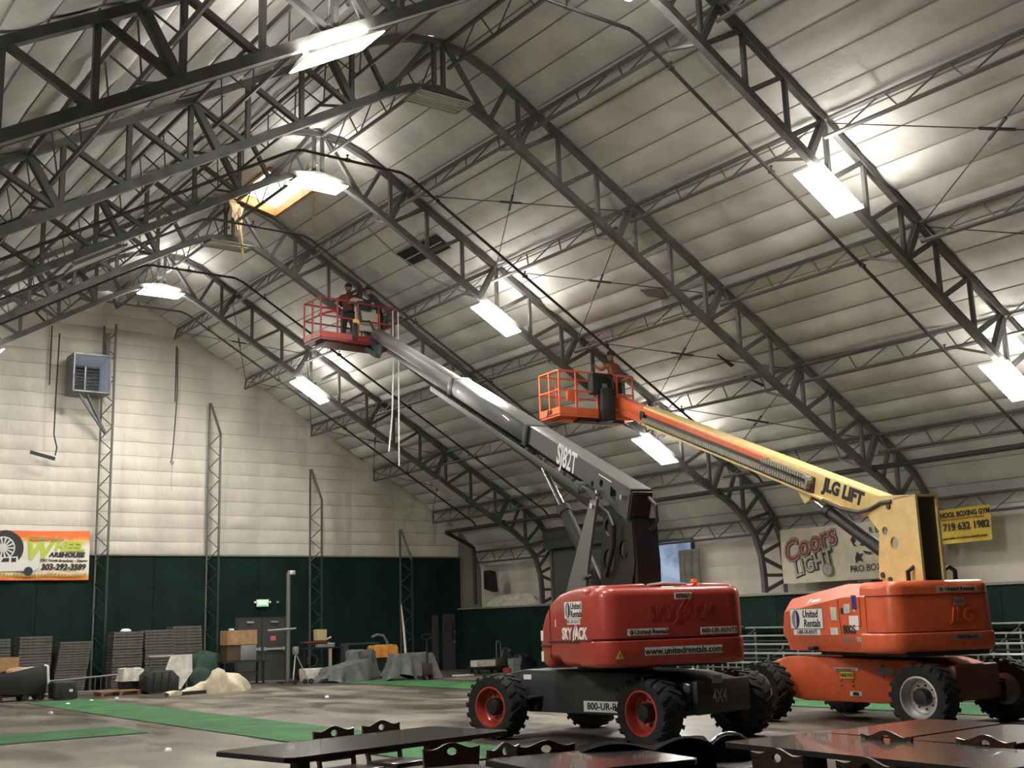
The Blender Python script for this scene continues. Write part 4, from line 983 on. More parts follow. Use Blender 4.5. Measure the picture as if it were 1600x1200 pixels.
for s in (1, -1):
    hd = obj('hood', hood_side(s, .36), jl_org, JL, False)
    if s > 0:
        so = lambda x, z, d=0: side_f(x, Wh+.002+d, z)
        p = decal(JL, so(.52, 1.575), .94, .30, white, name='decal'); decal(p, so(.52, 1.575, -.001), .97, .33, greyink, name='decal_border')
        lettering(p, 'United', .165, so(.40, 1.645), ink, bold=.003, shear=.15); lettering(p, 'Rentals', .165, so(.36, 1.50), ink, bold=.003, shear=.15); rent_logo(p, so(.83, 1.57), .24)
        p = decal(JL, so(.53, 1.365), .78, .085, white); lettering(p, '1-800-UR-RENTS', .09, so(.53, 1.365), ink, bold=.001, shear=.2, sx=.92)
        put('lettering', text_mesh('800S', .17, ink, .006, 0, .002), so(-.66, 1.40, .004), hd)
        obj('script_mark', MB(frame_m((.33, Wh-.045, 1.845), (-1, 0, .11), (0, -.63, 1))).prism([(-.2, -.03), (-.12, .05), (-.06, .04), (-.13, -.02)], lambda a, b, t: (a, b, t), .004, .008).prism([(-.06, -.025), (.2, -.03), (.2, .01), (-.04, .02)], lambda a, b, t: (a, b, t), .004, .008), white, hd, False)
        for x, z, w_, h_, m_ in ((-.27, 1.64, .16, .20, dirtywhite), (-.50, 1.68, .07, .09, black), (-.63, 1.71, .16, .14, dirtywhite), (-.83, 1.80, .12, .21, mat('blue_label', (.02, .03, .22), .5)), (-.82, 1.685, .06, .05, dirtywhite), (-.79, 1.50, .24, .21, white), (-.25, 1.38, .20, .11, dirtywhite)):
            decal(JL, so(x, z), w_, h_, m_)
        decal(JL, so(-.52, 1.33, -.005), .02, .02, black, name='latch')
        for x, m_ in ((-.55, greyink), (-.87, dirtywhite), (-1.03, dirtywhite)): decal(JL, frame_m((x, Wh-.018, 1.26), (-1, 0, 0), (0, .27, 1)), .14, .07, m_)
        obj('hood_seam', MB().bar((-.44, Wh+.002, 1.33), (-.40, Wh+.002, 1.86), .012, .008).bar((-.46, Wh+.002, 1.45), (-.96, Wh+.002, 1.45), .012, .008).bar((-.97, Wh+.002, 1.45), (-.97, Wh+.002, 1.87), .012, .008), mat('seam_dark', (.18, .03, .01), .6), hd, False)
        obj('tow_eye', MB().rbox((.42, Wh-.02, 1.12), (.2, .10, .06), .02, 2), black, hd, False)
# rounded counterweight
sec = [(-.92, 1.06), (.92, 1.06), (.92, 1.34), (.90, 1.40), (.90, 1.85), (.86, 1.97), (.80, 2.08), (-.80, 2.08), (-.86, 1.97), (-.90, 1.85), (-.90, 1.40), (-.92, 1.34)]
cw = obj('counterweight', MB().slab(plan(-1.73, -.95, .91, .26), 1.36, 2.08, .11, 0, .03), jl_org, JL, False)
cl = obj('counterweight_skirt', MB().slab([(x, y) for x, y in plan(-1.745, -.95, .925, .26)], 1.06, 1.35, .04, .10), jl_org, JL, False)
obj('lid_line', MB().slab(plan(-1.722, -.96, .902, .26), 1.868, 1.882, 0, 0), mat('seam_dark', (.18, .03, .01), .6), cw, False)
p = decal(JL, rear_f(-1.732, -.22, 1.945), .70, .075, dirtywhite); lettering(p, 'United Rentals', .085, rear_f(-1.732, -.27, 1.945), ink, bold=.001); rent_logo(p, rear_f(-1.732, .06, 1.945), .05)
put('embossed_lettering', text_mesh('JLG', .26, jl_org, .004, .2, .014), rear_f(-1.73, -.27, 1.58), cw)
decal(JL, rear_f(-1.732, -.24, 1.80), .18, .05, greyink); decal(JL, rear_f(-1.732, -.24, 1.73), .18, .05, greyink)
p = decal(JL, rear_f(-1.751, -.30, 1.27), .52, .07, greyink); lettering(p, 'United Rentals', .06, rear_f(-1.751, -.30, 1.27), ink)
for y in (.20, -.42):
    obj('lifting_eye', MB().path([(-1.35, y+.1, 2.06), (-1.35, y+.1, 2.22), (-1.35, y, 2.28), (-1.35, y-.1, 2.22), (-1.35, y-.1, 2.06)], .035, 8), black, JL, False)
obj('beacon', MB().lathe([(.05, 0), (.05, .05), (.04, .06), (.035, .15), (.001, .16)], (-1.42, .05, 2.08), 'Z', 12), orangeglass, JL, False)
obj('hood_vent', MB().rbox((-.85, .62, 2.10), (.36, .2, .05), .01, 2), black, JL, False)
# mast
mp_ = [(-1.55, 3.33), (-1.57, 1.2), (-.42, 1.2), (-.52, 2.45), (-.60, 2.86), (-.36, 3.10), (-.45, 3.42), (-1.0, 3.38)]
ms = obj('mast_plate', MB().prism(mp_, F, .16, .20, [circ(-.74, 2.86, .07, 14), circ(-.95, 2.66, .10, 14)]), jl_cream, JL, False)
obj('mast_plate', MB().prism(mp_, F, -.20, -.16, [circ(-.74, 2.86, .07, 14), circ(-.95, 2.66, .10, 14)]), jl_cream, JL, False)
obj('mast_core', MB().box((-1.49, 0, 2.25), (.04, .33, 2.1)), jl_brown, JL, False)
obj('mast_cap', MB().box((-1.28, 0, 3.325), (.55, .4, .03)), jl_cream, JL, False)
for x, z in ((-.90, 3.22), (-.60, 2.20), (-.78, 2.12)): obj('pin', MB().tube((x, .19, z), (x, .225, z), .045, 10), jl_brown, ms, False)
obj('mast_base', MB().rbox((-1.3, -.02, 2.35), (.3, .26, .5), .02, 2), black, JL, False)
# boom
tj = math.atan(.347)
JM = Matrix.Translation((-.70, 0, 3.385)) @ Matrix.Rotation(-tj, 4, 'Y')
BMx2 = JM
def boxj(u0, u1, y0, y1, w0, w1, r=.01): return MB(JM).rbox(((u0+u1)/2, (y0+y1)/2, (w0+w1)/2), (u1-u0, y1-y0, w1-w0), r, 2)
jb = obj('base_boom', MB(JM).bevprism([(-.15, -.02), (0, 0), (9.2, 0), (9.2, -.40), (2.6, -.39), (1.3, -.40), (.6, -.42), (.0, -.36)], lambda a, b, t: (a, t, b), -.15, .15, .012, 2), jl_cream, JL, False)
obj('lower_flange', boxj(1.0, 9.1, .10, .21, -.42, -.38, .005), jl_cream, jb, False)
fj = obj('fly_boom', boxj(8.9, 12.0, -.12, .12, -.27, -.03), jl_org, JL, False)
obj('fly_underbox', boxj(9.0, 11.6, -.10, .10, -.42, -.27), jl_org, fj, False)
obj('boom_rail', MB(JM).prism([(3.45, -.155), (3.45, -.065), (9.3, -.05), (9.3, -.15)], lambda a, b, t: (a, t, b), .15, .22), jl_org, fj, False)
obj('fly_head', boxj(11.5, 12.1, -.13, .13, -.26, .0), jl_org, fj, False)
ct = MB(JM)
for k in range(84): ct.box((2.0+.083*k, .235, -.275), (.050, .10, .085)).box((2.04+.083*k, .225, -.275), (.05, .06, .04))
for k in range(18): ct.box((2.1+.083*k, .235, -.115), (.050, .10, .075)).box((2.14+.083*k, .225, -.115), (.05, .06, .04))
for k in range(7):
    a = math.pi/2 + math.pi*k/6; ct.box((2.05+.08*math.cos(a), .235, -.195+.08*math.sin(a)), (.06, .10, .05), 0, Matrix.Rotation(-a, 4, 'Y'))
obj('cable_chain', ct, mat('chain_steel', (.34, .32, .26), .45, .2), jb, False)
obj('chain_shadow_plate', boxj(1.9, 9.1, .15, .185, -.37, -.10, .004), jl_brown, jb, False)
put('lettering', text_mesh('JLG LIFT', .30, ink, .018, .15, .002, sx=1.06), JM @ frame_m((1.08, .152, -.165), (-1, 0, 0), (0, 0, 1)), jb)
obj('stop_block', boxj(8.95, 9.15, .15, .25, -.30, -.10), black, jb, False)
obj('hose', MB(JM).path([(8.9, .2, -.4), (8.75, .22, -.52), (8.6, .22, -.45)], .02, 6), black, jb, False)
obj('hose', MB(JM).path([(-.30, .2, .0), (-.05, .21, -.08), (.2, .22, -.24), (.5, .22, -.36), (.95, .22, -.41), (1.5, .22, -.40)], .035, 8), jl_brown, jb, False)
cy = obj('lift_cylinder', MB().tube((-.50, 0, 2.50), (1.05, 0, 3.34), .105, 18).tube((.97, 0, 3.295), (1.09, 0, 3.36), .12, 16), black, JL, False)
obj('cylinder_rod', MB().tube((1.0, 0, 3.31), (1.70, 0, 3.69), .045, 12), chrome, cy, False)
obj('rod_lug', MB().prism([(1.95, 3.92), (1.62, 3.52), (1.48, 3.56), (1.25, 3.78)], F, -.10, -.07).prism([(1.95, 3.92), (1.62, 3.52), (1.48, 3.56), (1.25, 3.78)], F, .07, .10), jl_cream, cy, False)
# basket
JLW = JL.matrix_basis.inverted()
JK = JLW @ (Matrix.Translation((16.93, 21.40, 6.44)) @ Matrix.Rotation(R(-5), 4, 'Z'))
orail = mat('orange_rail', (.70, .13, .04), .45)
pj_ = basket(JL, JK, 2.16, .86, orail)
lettering(pj_, 'JLG', .14, JK @ frame_m((-.02, .42, .08), (0, -1, 0), (0, 0, 1)), ink, bold=.006, shear=.2)
obj('control_console', MB(JK).rbox((1.22, .02, .78), (.62, .22, .52), .03, 2), black, pj_, False)
obj('console_label', MB(JK).box((1.25, -.095, .70), (.14, .008, .17)), greyink, pj_, False)
obj('manual_box', MB(JK).rbox((.28, -.05, .42), (.2, .09, .24), .01, 2), orail, pj_, False)
tipj = JM @ Vector((11.9, 0, -.16)); bj = JK @ Vector((1.35, -.03, .3))
rj = obj('rotator', MB().rbox(JK @ Vector((1.28, -.10, .26)), (.34, .36, .8), .04, 2).bar(tipj, bj, .22, .24).bar(JK @ Vector((.6, .2, -.09)), JK @ Vector((1.9, .2, -.09)), .3, .1), black, JL, False)
obj('hose', MB().path([tipj+Vector((0, .1, -.1)), JK @ Vector((1.45, -.25, .5)), JK @ Vector((1.40, -.2, .9)), JK @ Vector((1.3, 0, 1.0))], .025, 6), black, rj, False)

# ---------------------------------------------------------------- stored things along the end wall
def drape(cx, cy, w_, d_, h_, seed, rz=0, flare=.14, top=.62, drop=.0, hf=None, wr=.05, floor=.015):
    rnd = random.Random(seed); ph = [rnd.random()*6 for _ in range(8)]; mb = MB(); n = 26
    cr_, sr = math.cos(rz), math.sin(rz)
    def f(a, b):
        u, v = 2*a-1, 2*b-1; r = max(abs(u), abs(v)); k = math.atan2(v, u)
        hh = h_ if hf is None else hf(u, v)
        if r <= top:
            s_ = 1/top; x, y = u*s_*w_/2, v*s_*d_/2; z = hh + wr*.5*math.sin(4*u+ph[0])*math.sin(5*v+ph[1])
        else:
            q = (r-top)/(1-top); s_ = 1/r; fl = 1+flare*q*2*(1+.6*math.sin(9*k+ph[2])+.4*math.sin(17*k+ph[3]))
            x, y = u*s_*w_/2*fl, v*s_*d_/2*fl; x += wr*math.sin(13*k+ph[4])*q; y += wr*math.sin(11*k+ph[5])*q
            z = hh*(1-q**.85) + drop*q*max(0, math.sin(3*k+ph[6]))
        return (cx+x*cr_-y*sr, cy+x*sr+y*cr_, max(floor, z))
    return mb.grid(n, n, f)
# six stacks of grey floor panels
layer = mat('panel_grey', (.10, .095, .085), .65, 0, .35, 14, 0.3, (1, 1, 1), bscale=60)
spec = [(7.95, 1.62, -.02, 'leftmost, cut by the picture edge'), (9.06, 1.66, .03, 'second from the left'), (10.12, 1.48, .12, 'third from the left, leaning right'), (11.72, 1.72, .02, 'fourth from the left, with a white scrap on top'), (12.70, 1.75, -.03, 'fifth from the left'), (13.60, 1.84, -.05, 'rightmost and tallest')]
for i, (x, H, lean, lb) in enumerate(spec):
    t = thing('panel_stack', 'stack of dark grey folded panels, ' + lb, 'panel stack', (x, 36.45, 0), 0, 'stacks of grey panels')
    n = 20; me = MB().rbox((0, 0, 0), (.90, .62, H/n*.86), .008, 1).box((0, -.311, 0), (.02, .01, H/n*.8)).mesh('panel', layer); rnd = random.Random(i)
    for k in range(n):
        o = bpy.data.objects.new('panel', me); link(o, t, False); o.location = (lean*(k/n-.5)*1.6+rnd.uniform(-.008, .008), rnd.uniform(-.01, .01), H/n*(k+.5)); o.rotation_euler = (0, 0, rnd.uniform(-.012, .012))
solo('paper_scrap', lump((11.72, 36.4, 1.725), (.3, .2, .08), 8), white, 'white paper scrap lying on the fourth grey stack', 'scrap')
# tilting bin with rubbish
t = thing('tilt_bin', 'black wheeled tilt bin full of rubbish at the left edge', 'bin', (7.95, 33.8, 0))
binm = mat('bin_plastic', (.018, .019, .021), .5)
obj('tub', MB().bevprism([(7.1, .62), (7.45, .25), (7.9, .16), (8.72, .16), (8.72, .50), (8.66, .92)], lambda a, b, t: (a, t, b), 33.45, 34.15, .03, 2), binm, t)
for x in (7.55, 8.2, 8.6):
    for y in (33.5, 34.1): obj('caster', MB().lathe([(.001, -.03), (.09, -.03), (.09, .03), (.001, .03)], (x, y, .09), 'Y', 14), black, t)
obj('base_rail', MB().box((8.0, 33.8, .14), (1.4, .5, .05)), black, t)
obj('liner', MB().path([(8.64, 33.45, .90), (8.72, 33.42, .88), (8.74, 33.42, .6), (8.76, 33.42, .42)], .035, 6), white, t)
solo('rubbish_card', MB().box((7.75, 33.8, .96), (.55, .3, .35), .3), card, 'flattened cardboard box sticking out of the tilt bin', 'box')
solo('rubbish_paper', lump((8.0, 33.75, .72), (.7, .5, .16), 4), card, 'crumpled brown paper heaped in the tilt bin', 'paper')
solo('rubbish_sheet', MB().bar((7.85, 33.6, .78), (8.4, 33.6, .86), .2, .03), white, 'white sheet poking out over the tilt bin edge', 'sheet')
# round-shouldered black tub
t = thing('plastic_tub', 'black rounded plastic tub with a white sticker on the carpet end', 'tub', (9.03, 32.95, 0))
obj('shell', MB().bevprism([(8.72, .03), (8.72, .46), (8.80, .50), (9.24, .50), (9.30, .40), (9.36, .03)], lambda a, b, t: (a, t, b), 32.75, 33.3, .05, 3), binm, t)
obj('arch', MB().lathe([(.16, 0), (.19, 0), (.19, .03), (.16, .03)], (9.10, 32.73, .22), 'Y', 20, True), binm, t)
obj('sticker', MB().box((9.16, 32.735, .24), (.09, .01, .07)), white, t)
# low barrier rail
t = thing('crowd_barrier', 'low grey steel barrier rail in front of the panel stacks', 'barrier', (10.1, 34.9, 0))
obj('top_rail', MB().tube((8.95, 34.9, .42), (11.25, 34.9, .52), .025, 8), greyink, t); obj('bottom_rail', MB().tube((8.95, 34.9, .08), (11.25, 34.9, .10), .02, 8), greyink, t)
for x in (9.1, 11.1): obj('foot', MB().box((x, 34.9, .03), (.06, .5, .06)), steel, t)
for k in range(15): obj('upright', MB().tube((9.0+.158*k, 34.9, .08), (9.0+.158*k, 34.9, .42+.0066*k), .014, 6), steel, t)
# pallet
pal = mat('pallet_wood', (.26, .15, .07), .8, 0, .3, 6)
t = thing('pallet', 'light wooden pallet lying flat beside the carpet runner', 'pallet', (10.7, 33.75, 0))
for k in range(5): obj('deck_board', MB().box((10.7, 33.5+.14*k, .11), (1.15, .11, .022)), pal, t)
for x in (10.2, 10.7, 11.2): obj('stringer', MB().box((x, 33.78, .05), (.08, .66, .098)), pal, t)
# black hampers
t = thing('hamper', 'black box hamper with a cream cloth thrown over it', 'hamper', (11.3, 34.45, 0))
obj('body', MB().bevprism([(11.02, .1), (11.02, .56), (11.10, .64), (11.50, .64), (11.60, .5), (11.60, .1)], lambda a, b, t: (a, t, b), 34.2, 34.75, .02, 2), binm, t)
obj('pallet_base', MB().box((11.3, 34.45, .05), (.7, .6, .1)), pal, t)
solo('cream_cloth', drape(11.28, 34.45, .56, .58, .68, 12, 0, .10, .7, .25, floor=.34), dirtywhite, 'cream cloth draped over the left black hamper', 'cloth')
t = thing('hamper', 'wide black crate with angled lid left of the white board', 'hamper', (11.75, 33.4, 0))
obj('body', MB().bevprism([(11.28, .06), (11.28, .5), (11.42, .62), (12.02, .62), (12.22, .42), (12.20, .06)], lambda a, b, t: (a, t, b), 33.1, 33.75, .02, 2), binm, t)
for k in range(3): obj('rib', MB().box((11.5+.22*k, 33.09, .33), (.05, .03, .5)), black, t)
obj('skid', MB().box((11.75, 33.4, .03), (.8, .6, .06)), black, t)
# white board leaning, green heap, cream fabric
solo('folded_board', MB().prism([(12.42, .1), (12.32, .62), (12.48, .98), (13.12, .98), (13.12, .5), (12.75, .02)], lambda a, b, t: (a, t+(b-.5)*.12, b), 34.5, 34.54), dirtywhite, 'cream board leaning between the black crate and the green heap', 'board')
t = thing('trestle_table', 'narrow pale-edged trestle table before the fifth grey stack', 'table', (12.55, 34.9, 0))
obj('top', MB().box((12.55, 34.9, .985), (1.3, .3, .04)), alu, t)
for x in (12.0, 13.1): obj('leg', MB().bar((x, 34.9, 0), (x, 34.9, .97), .04), steel, t)
gtarp = mat('green_tarp', (.018, .05, .036), .75, 0, .3, 4, .3, bscale=14)
solo('tarp_heap', lump((14.05, 35.9, 0), (1.3, .9, 1.02), 21, 22, 10, .10), gtarp, 'dark green tarpaulin heap beside the rightmost grey stack', 'tarpaulin')
solo('tarp_heap', lump((13.65, 35.3, 0), (.95, .7, .58), 23, 22, 10, .08), gtarp, 'lower dark green tarpaulin mound in front of the taller heap', 'tarpaulin')
def fabric(x0, y0, x1, y1, w_, h_, seed):
    rnd = random.Random(seed); ph = [rnd.random()*6 for _ in range(5)]; a = Vector((x0, y0, 0)); b = Vector((x1, y1, 0)); d = (b-a); n_ = Vector((-d.y, d.x, 0)).normalized()
    def f(u, v):
        p = a + d*u + n_*w_*(v-.5)*(.6+.5*math.sin(3*u+ph[0])); hh = h_(u)*(math.sin(math.pi*v)**.6)*(1+.25*math.sin(11*u+6*v+ph[1])+.15*math.sin(23*u+ph[2]))
        return (p.x+.05*math.sin(9*v+ph[3]), p.y, .012+max(0, hh))
    return MB().grid(30, 12, f)
creamc = mat('cream_canvas', (.66, .58, .44), .75, 0, .2, 4, .3, bscale=12)
solo('canvas_pile', fabric(11.15, 31.2, 13.05, 32.3, .7, lambda u: .10+.28*u*u, 5), creamc, 'flat trailing part of the cream canvas spread on the concrete', 'canvas')
solo('canvas_pile', lump((13.15, 31.95, 0), (1.25, .8, .48), 31, 36, 14, .15), creamc, 'bulky bundled cream canvas lying before the double door', 'canvas')
solo('canvas_fold', lump((12.80, 31.75, 0), (.62, .42, .62), 34, 26, 10, .14), creamc, 'upright fold standing up from the cream canvas bundle', 'canvas')
solo('dark_plank', MB().box((12.4, 31.75, .045), (1.5, .12, .09), .3), black, 'black timber under the cream canvas', 'timber')
# table with boxes
t = thing('storage_table', 'black table carrying cardboard boxes left of the double door', 'table', (15.05, 35.6, 0))
obj('top', MB().box((15.1, 35.6, .70), (1.5, .7, .05)), black, t)
for x in (14.45, 15.75):
    for y in (35.35, 35.85): obj('leg', MB().box((x, y, .34), (.06, .06, .68)), black, t)
obj('shelf', MB().box((15.1, 35.6, .35), (1.3, .55, .04)), mat('dark_shelf', (.03, .022, .016), .6), t)
solo('grey_case', MB().rbox((15.22, 35.55, .965), (.52, .5, .47), .02, 2), mat('case_grey', (.20, .20, .20), .5, .2), 'grey metal-sided case under the cardboard box', 'case')
solo('brown_case', MB().box((14.74, 35.6, .96), (.42, .5, .46)).box((14.83, 35.345, .92), (.2, .01, .34)), mat('case_brown', (.08, .045, .025), .7), 'dark brown printed carton beside the grey case', 'carton')
solo('cardboard_box', MB().rbox((15.0, 35.58, 1.43), (1.0, .55, .44), .01, 1), card, 'big brown cardboard box on top of the two cases', 'box')
solo('tape_roll', MB().box((14.72, 35.5, 1.69), (.14, .1, .06)), white, 'small white packet on top of the big cardboard box', 'packet')
# work light pole and tripod
t = thing('light_pole', 'tall grey work-light pole standing before the double door', 'light pole', (16.36, 34.9, 0))
obj('pole', MB().tube((16.36, 34.9, 0), (16.36, 34.9, 3.4), .07, 12), mat('pole_grey', (.16, .17, .16), .5, .4), t)
obj('lamp_head', MB().rbox((16.44, 34.85, 3.40), (.2, .2, .14), .02, 2), alu, t); obj('base', MB().box((16.36, 34.9, .02), (.5, .5, .04)), black, t)
obj('clamp_arm', MB().tube((15.65, 34.85, 1.62), (16.6, 34.85, 1.66), .03, 8), alu, t)
t = thing('tripod', 'light metal tripod standing beside the grey pole', 'tripod', (16.05, 33.6, 0))
for x, y in ((15.84, 33.45), (16.42, 33.5), (16.1, 33.95)): obj('leg', MB().tube((16.0, 33.6, .92), (x, y, .03), .018, 6), alu, t)
obj('head', MB().rbox((16.0, 33.6, 1.0), (.16, .14, .24), .03, 2), greyink, t)
for x in (15.86, 16.2, 16.4): solo('caster_wheel', MB().lathe([(.02, -.02), (.08, -.02), (.08, .02), (.02, .02)], (x, 33.35, .082), 'Y', 12, True), black, ['left caster', 'middle caster', 'right caster'][(15.86, 16.2, 16.4).index(x)] + ' of three black ones at the tripod feet', 'wheel', 'loose casters')
# cluttered desk
t = thing('work_desk', 'dark cluttered work desk against the green wall', 'desk', (17.95, 36.0, 0))
obj('top', MB().box((17.95, 36.0, 1.0), (1.5, .7, .05)), black, t)
for x in (17.3, 18.62): obj('side', MB().box((x, 36.0, .49), (.05, .65, .97)), black, t)
obj('post', MB().box((18.2, 35.62, .52), (.09, .06, .92)), mat('pale_post', (.45, .37, .24), .7), t)
solo('parcel', MB().rbox((17.95, 35.85, 1.42), (.34, .3, .36), .01, 1), mat('parcel_tan', (.50, .38, .20), .7), 'tan parcel standing on top of the cluttered desk', 'parcel')
solo('tray_stack', MB().rbox((17.8, 35.9, 1.19), (.9, .4, .06), .01, 1).rbox((17.75, 35.9, 1.13), (.6, .35, .05), .01, 1), mat('red_brown', (.12, .035, .02), .6), 'red-brown trays under the tan parcel', 'tray')
solo('monitor_box', MB().rbox((18.05, 35.7, 1.075), (.62, .2, .1), .01, 1), greyink, 'grey electronics box along the desk edge', 'electronics')
solo('paper_sheet', MB().box((18.28, 35.72, 1.145), (.2, .16, .02), .4), white, 'white paper on the right end of the desk', 'paper')
solo('desk_roll', MB().tube((18.12, 35.9, 1.24), (18.35, 35.85, 1.34), .03, 8), dirtywhite, 'pale tube leaning on the tan parcel', 'tube')
obj('coil_hose', MB().lathe([(.16, -.02), (.2, -.02), (.2, .02), (.16, .02)], (17.55, 35.62, .62), 'Y', 20, True), steel_d, t); obj('coil_hook', MB().bar((17.55, 35.62, .8), (17.55, 35.62, .99), .02), steel_d, t)
solo('storage_bin', MB().bevprism([(16.62, .02), (16.58, .42), (17.32, .42), (17.28, .02)], lambda a, b, t: (a, t, b), 34.1, 34.6, .02, 2), dirtywhite, 'dirty white storage bin at the tripod foot', 'bin')
# tarps
solo('grey_tarp', drape(17.75, 33.7, 1.35, .8, .62, 41, .1, .16, .6, .12, lambda u, v: .55+.2*u), tarp, 'long grey tarpaulin sloping down over stored goods', 'tarpaulin')
solo('grey_tarp', drape(18.6, 34.3, .75, .6, .92, 43, .2, .10, .6, .3), tarp, 'upper grey tarpaulin rumpled behind the sloping one', 'tarpaulin')
solo('grey_tarp', drape(19.25, 32.25, 1.25, .7, .80, 45, -.05, .14, .66, .20), tarp, 'grey tarpaulin behind the pallet jack with pointed corners', 'tarpaulin')
solo('orange_cloth', drape(20.15, 35.6, .9, .5, 1.02, 47, -.1, .06, .6, .5, floor=.62), mat('orange_cloth', (.62, .27, .04), .7, 0, .2, 5), 'bright orange cloth thrown over goods behind the tarpaulins', 'cloth')
solo('crate_under_cloth', MB().box((20.15, 35.6, .45), (.8, .4, .9)), black, 'dark crate hidden beneath the orange cloth', 'crate')
t = thing('shelf_unit', 'blue-grey shelving frame behind the sloping tarpaulin', 'shelf', (19.9, 36.7, 0)); bl = mat('blue_grey_steel', (.06, .085, .10), .5, .2)
for x in (19.3, 20.5): obj('upright', MB().box((x, 36.7, .55), (.14, .3, 1.1)), bl, t)
for z in (.5, .75, 1.08): obj('shelf', MB().box((19.9, 36.7, z), (1.3, .4, .06)), bl, t)
solo('stool_arch', MB().path([(20.9, 36.6, .0), (20.9, 36.6, 1.1), (20.75, 36.6, 1.32), (20.5, 36.6, 1.36), (20.3, 36.6, 1.28)], .045, 8), greyink, 'grey curved faucet-like pipe behind the orange cloth', 'pipe')
# pallet jack
t = thing('pallet_jack', 'black pallet jack with upright loop handle before the right tarpaulin', 'pallet jack', (19.5, 31.7, 0))
obj('handle_shaft', MB().tube((19.5, 31.7, .2), (19.5, 31.7, 1.2), .03, 8), black, t)
obj('loop', MB().path([(19.5, 31.7, 1.18), (19.33, 31.7, 1.26), (19.33, 31.7, 1.36), (19.67, 31.7, 1.36), (19.67, 31.7, 1.26), (19.5, 31.7, 1.18)], .022, 6), black, t)
obj('pump', MB().rbox((19.5, 31.7, .32), (.26, .22, .36), .04, 2), mat('rust_iron', (.05, .03, .022), .7), t)
for x in (19.38, 19.62): obj('wheel', MB().lathe([(.02, -.03), (.09, -.03), (.09, .03), (.02, .03)], (x, 31.68, .09), 'X', 14, True), black, t)
for x in (19.3, 19.7): obj('fork', MB().box((x, 32.2, .1), (.14, .9, .05)), steel_d, t)
solo('leaning_pole', MB().path([(19.42, 32.75, .0), (19.30, 32.75, 1.6), (19.22, 32.75, 2.3)], .05, 8, .015), dirtywhite, 'pale tapering strip leaning upright behind the pallet jack', 'strip')
# platform cart, bags, white mat
t = thing('platform_cart', 'platform cart with tall loop handle against the green right wall', 'cart', (22.9, 33.3, 0))
obj('deck', MB().box((22.75, 33.3, .20), (1.05, .6, .05)), black, t)
for x in (22.35, 23.15):
    for y in (33.1, 33.5): obj('caster', MB().lathe([(.02, -.02), (.07, -.02), (.07, .02), (.02, .02)], (x, y, .075), 'X', 12, True), black, t)
obj('loop_handle', MB().path([(23.05, 33.05, .2), (23.05, 33.05, .95), (23.10, 33.08, 1.03), (23.36, 33.3, 1.03), (23.42, 33.33, .95), (23.42, 33.33, .2)], .022, 8), steel, t)
solo('long_carton', MB().rbox((22.6, 33.2, .335), (.78, .36, .21), .01, 1), dirtywhite, 'long pale carton lying on the platform cart', 'carton')
solo('tool_case', MB().rbox((23.25, 33.2, .36), (.34, .3, .26), .02, 2), jl_brown, 'dark tool case at the handle end of the cart', 'case')
solo('red_bucket', MB().lathe([(.001, 0), (.12, 0), (.14, .16), (.001, .16)], (23.2, 32.7, .0), 'Z', 16), sj_red, 'small red can on the floor beside the platform cart', 'can')
solo('dark_bag', lump((24.0, 32.9, 0), (.9, .7, .6), 51), black, 'black bag heap on the floor by the right wall', 'bag'); solo('dark_bag', lump((23.75, 33.5, 0), (.6, .6, .78), 53), binm, 'taller black bag behind the bag heap', 'bag')
solo('milk_crate', MB().rbox((23.45, 32.6, .36), (.34, .3, .20), .01, 1).box((23.45, 32.6, .13), (.3, .26, .26)), greyink, 'grey crate beside the black bag heap', 'crate')
solo('floor_mat', MB().box((21.4, 32.6, .02), (.6, .35, .04)), white, 'white flat packet on the floor before the corner', 'packet')
for i, (x, y) in enumerate(((9.3, 31.4), (8.5, 30.6), (7.3, 27.6), (10.1, 31.9), (6.2, 17.2), (13.5, 26.6))):
    solo('litter', lump((x, y, 0), (.12, .09, .05), 60+i, 8, 4), white, ['white litter scrap on the carpet by the black tub', 'white litter scrap near the far end of the runner', 'white litter scrap on concrete left of the runner', 'white litter scrap beside the pallet', 'white litter scrap before the short carpet piece', 'white litter scrap alone on the open concrete'][i], 'litter', 'litter scraps')

# ---------------------------------------------------------------- bleachers on the right
def bleacher(y0, y1, label, dz=0):
    t = thing('bleacher', label, 'bleacher', (23.1, (y0+y1)/2, 0), 0, 'aluminium bleachers')
    for k in range(5):
        x = 22.0+.55*k; z = .54+.20*k+dz
        obj('seat_plank', MB().rbox((x, (y0+y1)/2, z), (.24, y1-y0, .04), .008, 1), alu, t)
        if k: obj('foot_plank', MB().rbox((x-.30, (y0+y1)/2, z-.34), (.2, y1-y0, .03), .006, 1), mat('dull_aluminium', (.25, .25, .24), .5, .6), t)
    n = max(2, int((y1-y0)/1.9)+1)
    for j in range(n):
        y = y0+.25+(y1-y0-.5)*j/(n-1)
        obj('frame', MB().bar((21.9, y, .06), (24.25, y, .06), .04).bar((21.9, y, .3), (24.25, y, 1.28+dz), .04), steel, t)
        for k in range(5):
            x = 22.0+.55*k; obj('upright', MB().bar((x, y, .04), (x, y, .52+.2*k+dz), .04), alu, t)
bleacher(23.0, 26.6, 'aluminium bleacher between the two boom lifts, left section'); bleacher(12.6, 22.75, 'long aluminium bleacher behind the orange lift, right section', -.03)
solo('white_roll', MB().lathe([(.001, 0), (.2, 0), (.2, 2.3), (.001, 2.3)], (20.6, 21.1, .20), 'Y', 20), white, 'big white roll lying behind the red lift', 'roll')

